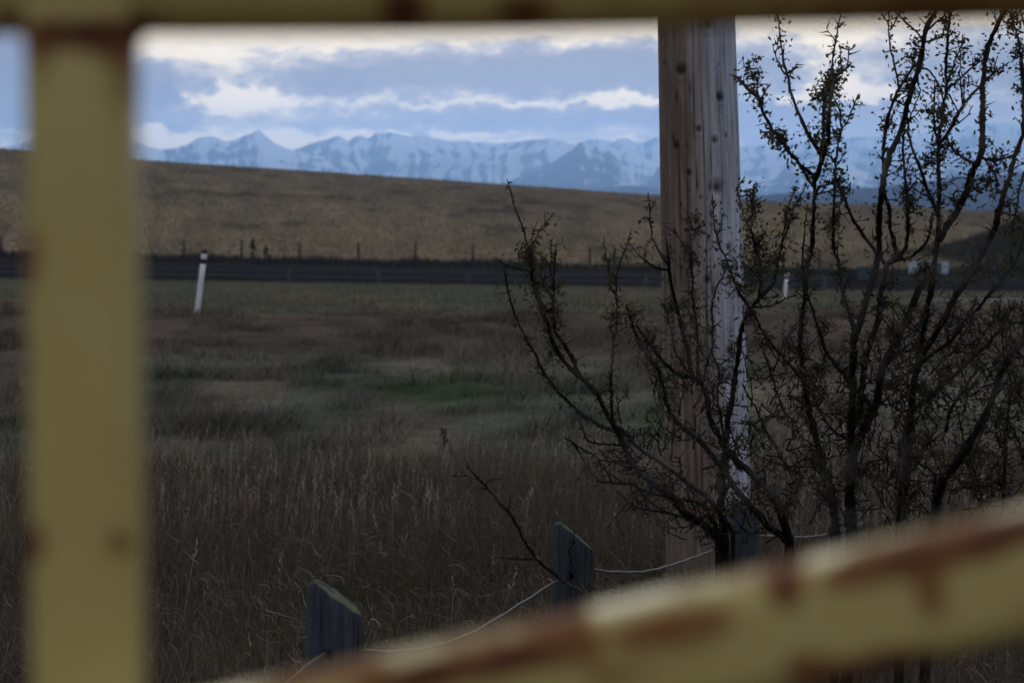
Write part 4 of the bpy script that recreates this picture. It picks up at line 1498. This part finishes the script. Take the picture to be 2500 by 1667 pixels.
def sq_tube(name, path, size, parent, rust_shade_blobs, base_rust=0.0, base_fn=None, updir=(0, 1, 0), rad=.22, nseg=None):
    """square hollow-section bar with rounded corners swept along a path"""
    P = np.asarray(path, float)
    T = np.gradient(P, axis=0); T /= np.linalg.norm(T, axis=1)[:, None]
    ref = np.array(updir, float)
    A = np.cross(T, ref); A /= np.linalg.norm(A, axis=1)[:, None]
    B = np.cross(A, T)
    h = size / 2
    rc = size * rad
    prof = []
    for cx, cy, a0 in ((1, 1, 0), (-1, 1, 90), (-1, -1, 180), (1, -1, 270)):
        for q in np.linspace(0, 90, 5):
            a = math.radians(a0 + q)
            prof.append((cx * (h - rc) + rc * math.cos(a), cy * (h - rc) + rc * math.sin(a)))
        # points along the flat
        nx = {(1, 1): (-1, 1), (-1, 1): (-1, -1), (-1, -1): (1, -1), (1, -1): (1, 1)}[(cx, cy)]
        p0 = np.array(prof[-1])
        a = math.radians(a0 + 90)
        p1 = np.array((nx[0] * (h - rc) + rc * math.cos(a), nx[1] * (h - rc) + rc * math.sin(a)))
        for f in np.linspace(0, 1, 8)[1:-1]:
            prof.append(tuple(p0 + (p1 - p0) * f))
    prof = np.array(prof)
    k = len(prof)
    V = (P[:, None, :] + A[:, None, :] * prof[None, :, :1] + B[:, None, :] * prof[None, :, 1:]).reshape(-1, 3)
    px, py, dd = proj(V)
    rust = np.full(len(V), base_rust)
    deep = np.zeros(len(V))
    if base_fn is not None:
        rust = rust + base_fn(px, py)
    for bl in rust_shade_blobs:
        cx, cy, rx, ry, rot, amt, dp = bl
        a = math.radians(rot)
        qx = (px - cx) * math.cos(a) + (py - cy) * math.sin(a)
        qy = -(px - cx) * math.sin(a) + (py - cy) * math.cos(a)
        g = np.exp(-(qx / rx) ** 2 - (qy / ry) ** 2)
        rust = rust + g * amt
        deep = np.maximum(deep, g * dp)
    rust = rust + .35 * (fbm(px * .02, py * .02, 3, 5) - .5)
    return mesh_obj(name, V, [grid_faces(len(P), k, True)], M_gate, parent, attrs={'rust': rust, 'deep': np.clip(deep, 0, 1)})


def lin(a, b_, n):
    t = np.linspace(0, 1, n)[:, None]
    return np.asarray(a) * (1 - t) + np.asarray(b_) * t


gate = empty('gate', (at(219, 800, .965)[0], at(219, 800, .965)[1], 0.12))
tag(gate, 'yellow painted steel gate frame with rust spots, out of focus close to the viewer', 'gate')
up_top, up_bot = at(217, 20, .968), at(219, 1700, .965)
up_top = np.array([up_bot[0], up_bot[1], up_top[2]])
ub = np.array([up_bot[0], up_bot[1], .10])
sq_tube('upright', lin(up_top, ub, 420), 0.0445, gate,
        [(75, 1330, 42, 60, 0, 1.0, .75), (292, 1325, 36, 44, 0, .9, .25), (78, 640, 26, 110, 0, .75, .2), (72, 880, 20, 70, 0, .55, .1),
         (62, 1645, 30, 60, 0, .7, .3), (220, 85, 190, 50, 0, .95, 1.0), (100, 170, 40, 110, 0, .5, .2), (300, 190, 60, 150, 0, .55, .3), (340, 700, 20, 60, 0, .4, .1)])  # wide deep blob at the top paints the junction's shade as rust
# top rail, very slightly bowed
tp = catmull([at(px_, py_ - 112, .966) for px_, py_ in ((-900, 46), (-300, 54), (0, 57), (1000, 55), (1650, 43), (2500, 24), (3200, 6), (4200, -14))], .004)
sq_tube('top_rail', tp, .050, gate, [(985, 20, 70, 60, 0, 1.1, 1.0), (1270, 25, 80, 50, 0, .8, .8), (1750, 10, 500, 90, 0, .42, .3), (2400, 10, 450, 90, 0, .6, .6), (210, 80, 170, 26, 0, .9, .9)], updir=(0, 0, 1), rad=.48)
# diagonal brace welded to the face of the upright
b0, b1 = at(575 - 1900, 1828 + 439, .925), at(2500 + 1500, 1393 - 345, .925)
bl = [(2440, 1308, 200, 40, -14, 1.6, 1.0), (2230, 1360, 150, 40, -16, 1.5, .9), (2090, 1398, 100, 36, -18, 1.2, .5), (1915, 1425, 42, 64, 0, 1.4, .8), (1915, 1355, 70, 45, 0, .6, .5),
      (2270, 1435, 52, 65, 0, .85, .2), (1395, 1545, 46, 58, 0, 1.3, .5), (1250, 1608, 140, 36, -15, 1.5, 1.0), (1030, 1655, 150, 40, -14, 1.4, 1.0), (1350, 1490, 70, 34, -15, 1.0, .7),
      (1580, 1540, 130, 46, -10, .75, .2), (1760, 1510, 110, 55, -10, .5, .1), (2150, 1640, 160, 50, -10, 1.3, .8), (1960, 1630, 70, 46, 0, .8, .3), (2300, 1262, 420, 22, -13, .3, .2), (1500, 1650, 80, 40, 0, .6, .3),
      (1150, 1555, 330, 20, -13, .3, .3), (1740, 1405, 120, 30, -14, .6, .3), (800, 1650, 160, 26, -13, .7, .3)]
sq_tube('brace', lin(b0, b1, 700), .0475, gate, bl, .10, lambda px, py: .9 * (fbm(px * .006 + 4, py * .012, 4, 77) - .5))
# rounded weld fillets in the corners under the top rail


def fillet(sx):
    """weld fillet that rounds the corner between the upright and the top rail"""
    yv = ub[1]
    hx = .0425 / 2
    x_edge = ub[0] + sx * hx
    z_edge = float(at(217, 74, .966)[2])
    r = .0125
    a = np.linspace(0, math.pi / 2, 12)
    arc = np.stack([x_edge + sx * (r - r * np.sin(a)), z_edge - (r - r * np.cos(a))], -1)[::1]
    V, Fc = [], []
    for yy in (yv - .012, yv + .012):
        V += [(x_edge - sx * .004, yy, z_edge + .010)] + [(p[0], yy, p[1]) for p in arc]
    m_ = len(arc) + 1
    for i in range(1, m_ - 1):
        Fc.append((0, i, i + 1)); Fc.append((m_, m_ + i + 1, m_ + i))
    Q = [(i, m_ + i, m_ + i + 1, i + 1) for i in range(1, m_ - 1)]
    n_ = len(V)
    o = mesh_obj('weld_fillet', np.array(V), [np.array(Q), np.array(Fc)], M_gate, gate, False, {'rust': np.full(n_, .8), 'deep': np.full(n_, .7)})


fillet(1)
fillet(-1)
# the rest of the frame, beyond the view: bottom rail and the far uprights stand it on its feet
sq_tube('bottom_rail', lin([ub[0] - .9, ub[1], .25], [2.6, ub[1], .25], 60), .0425, gate, [], .1, updir=(0, 0, 1))
for xx in (2.58, ub[0] - .88):
    zt = 1.86
    sq_tube('upright', lin([xx, ub[1], zt], [xx, ub[1], .10], 60), .0425, gate, [], .1)

# ------------------------------------------------------------------ haze: pale air over the whole valley


def build_haze():
    import bmesh
    bm = bmesh.new()
    bmesh.ops.create_cube(bm, size=1)
    x0, x1, y0, y1, z0, z1 = -15500, 15500, -420, 15600, -900, 540
    for v in bm.verts:
        v.co = (x0 if v.co.x < 0 else x1, y0 if v.co.y < 0 else y1, z0 if v.co.z < 0 else z1)
    me = bpy.data.meshes.new('haze')
    bm.to_mesh(me); bm.free()
    m = bpy.data.materials.new('pale_air')
    m.use_nodes = True
    t = m.node_tree
    t.nodes.clear()
    out = t.nodes.new('ShaderNodeOutputMaterial')
    pv = t.nodes.new('ShaderNodeVolumePrincipled')
    pv.inputs['Color'].default_value = (.31, .54, .97, 1)
    pv.inputs['Density'].default_value = 1.15e-4
    pv.inputs['Anisotropy'].default_value = .77
    t.links.new(pv.outputs[0], out.inputs['Volume'])
    me.materials.append(m)
    o = bpy.data.objects.new('haze', me)
    COL.objects.link(o)
    tag(o, 'pale blue air that fades the far mountains', 'haze', kind='stuff')


build_haze()
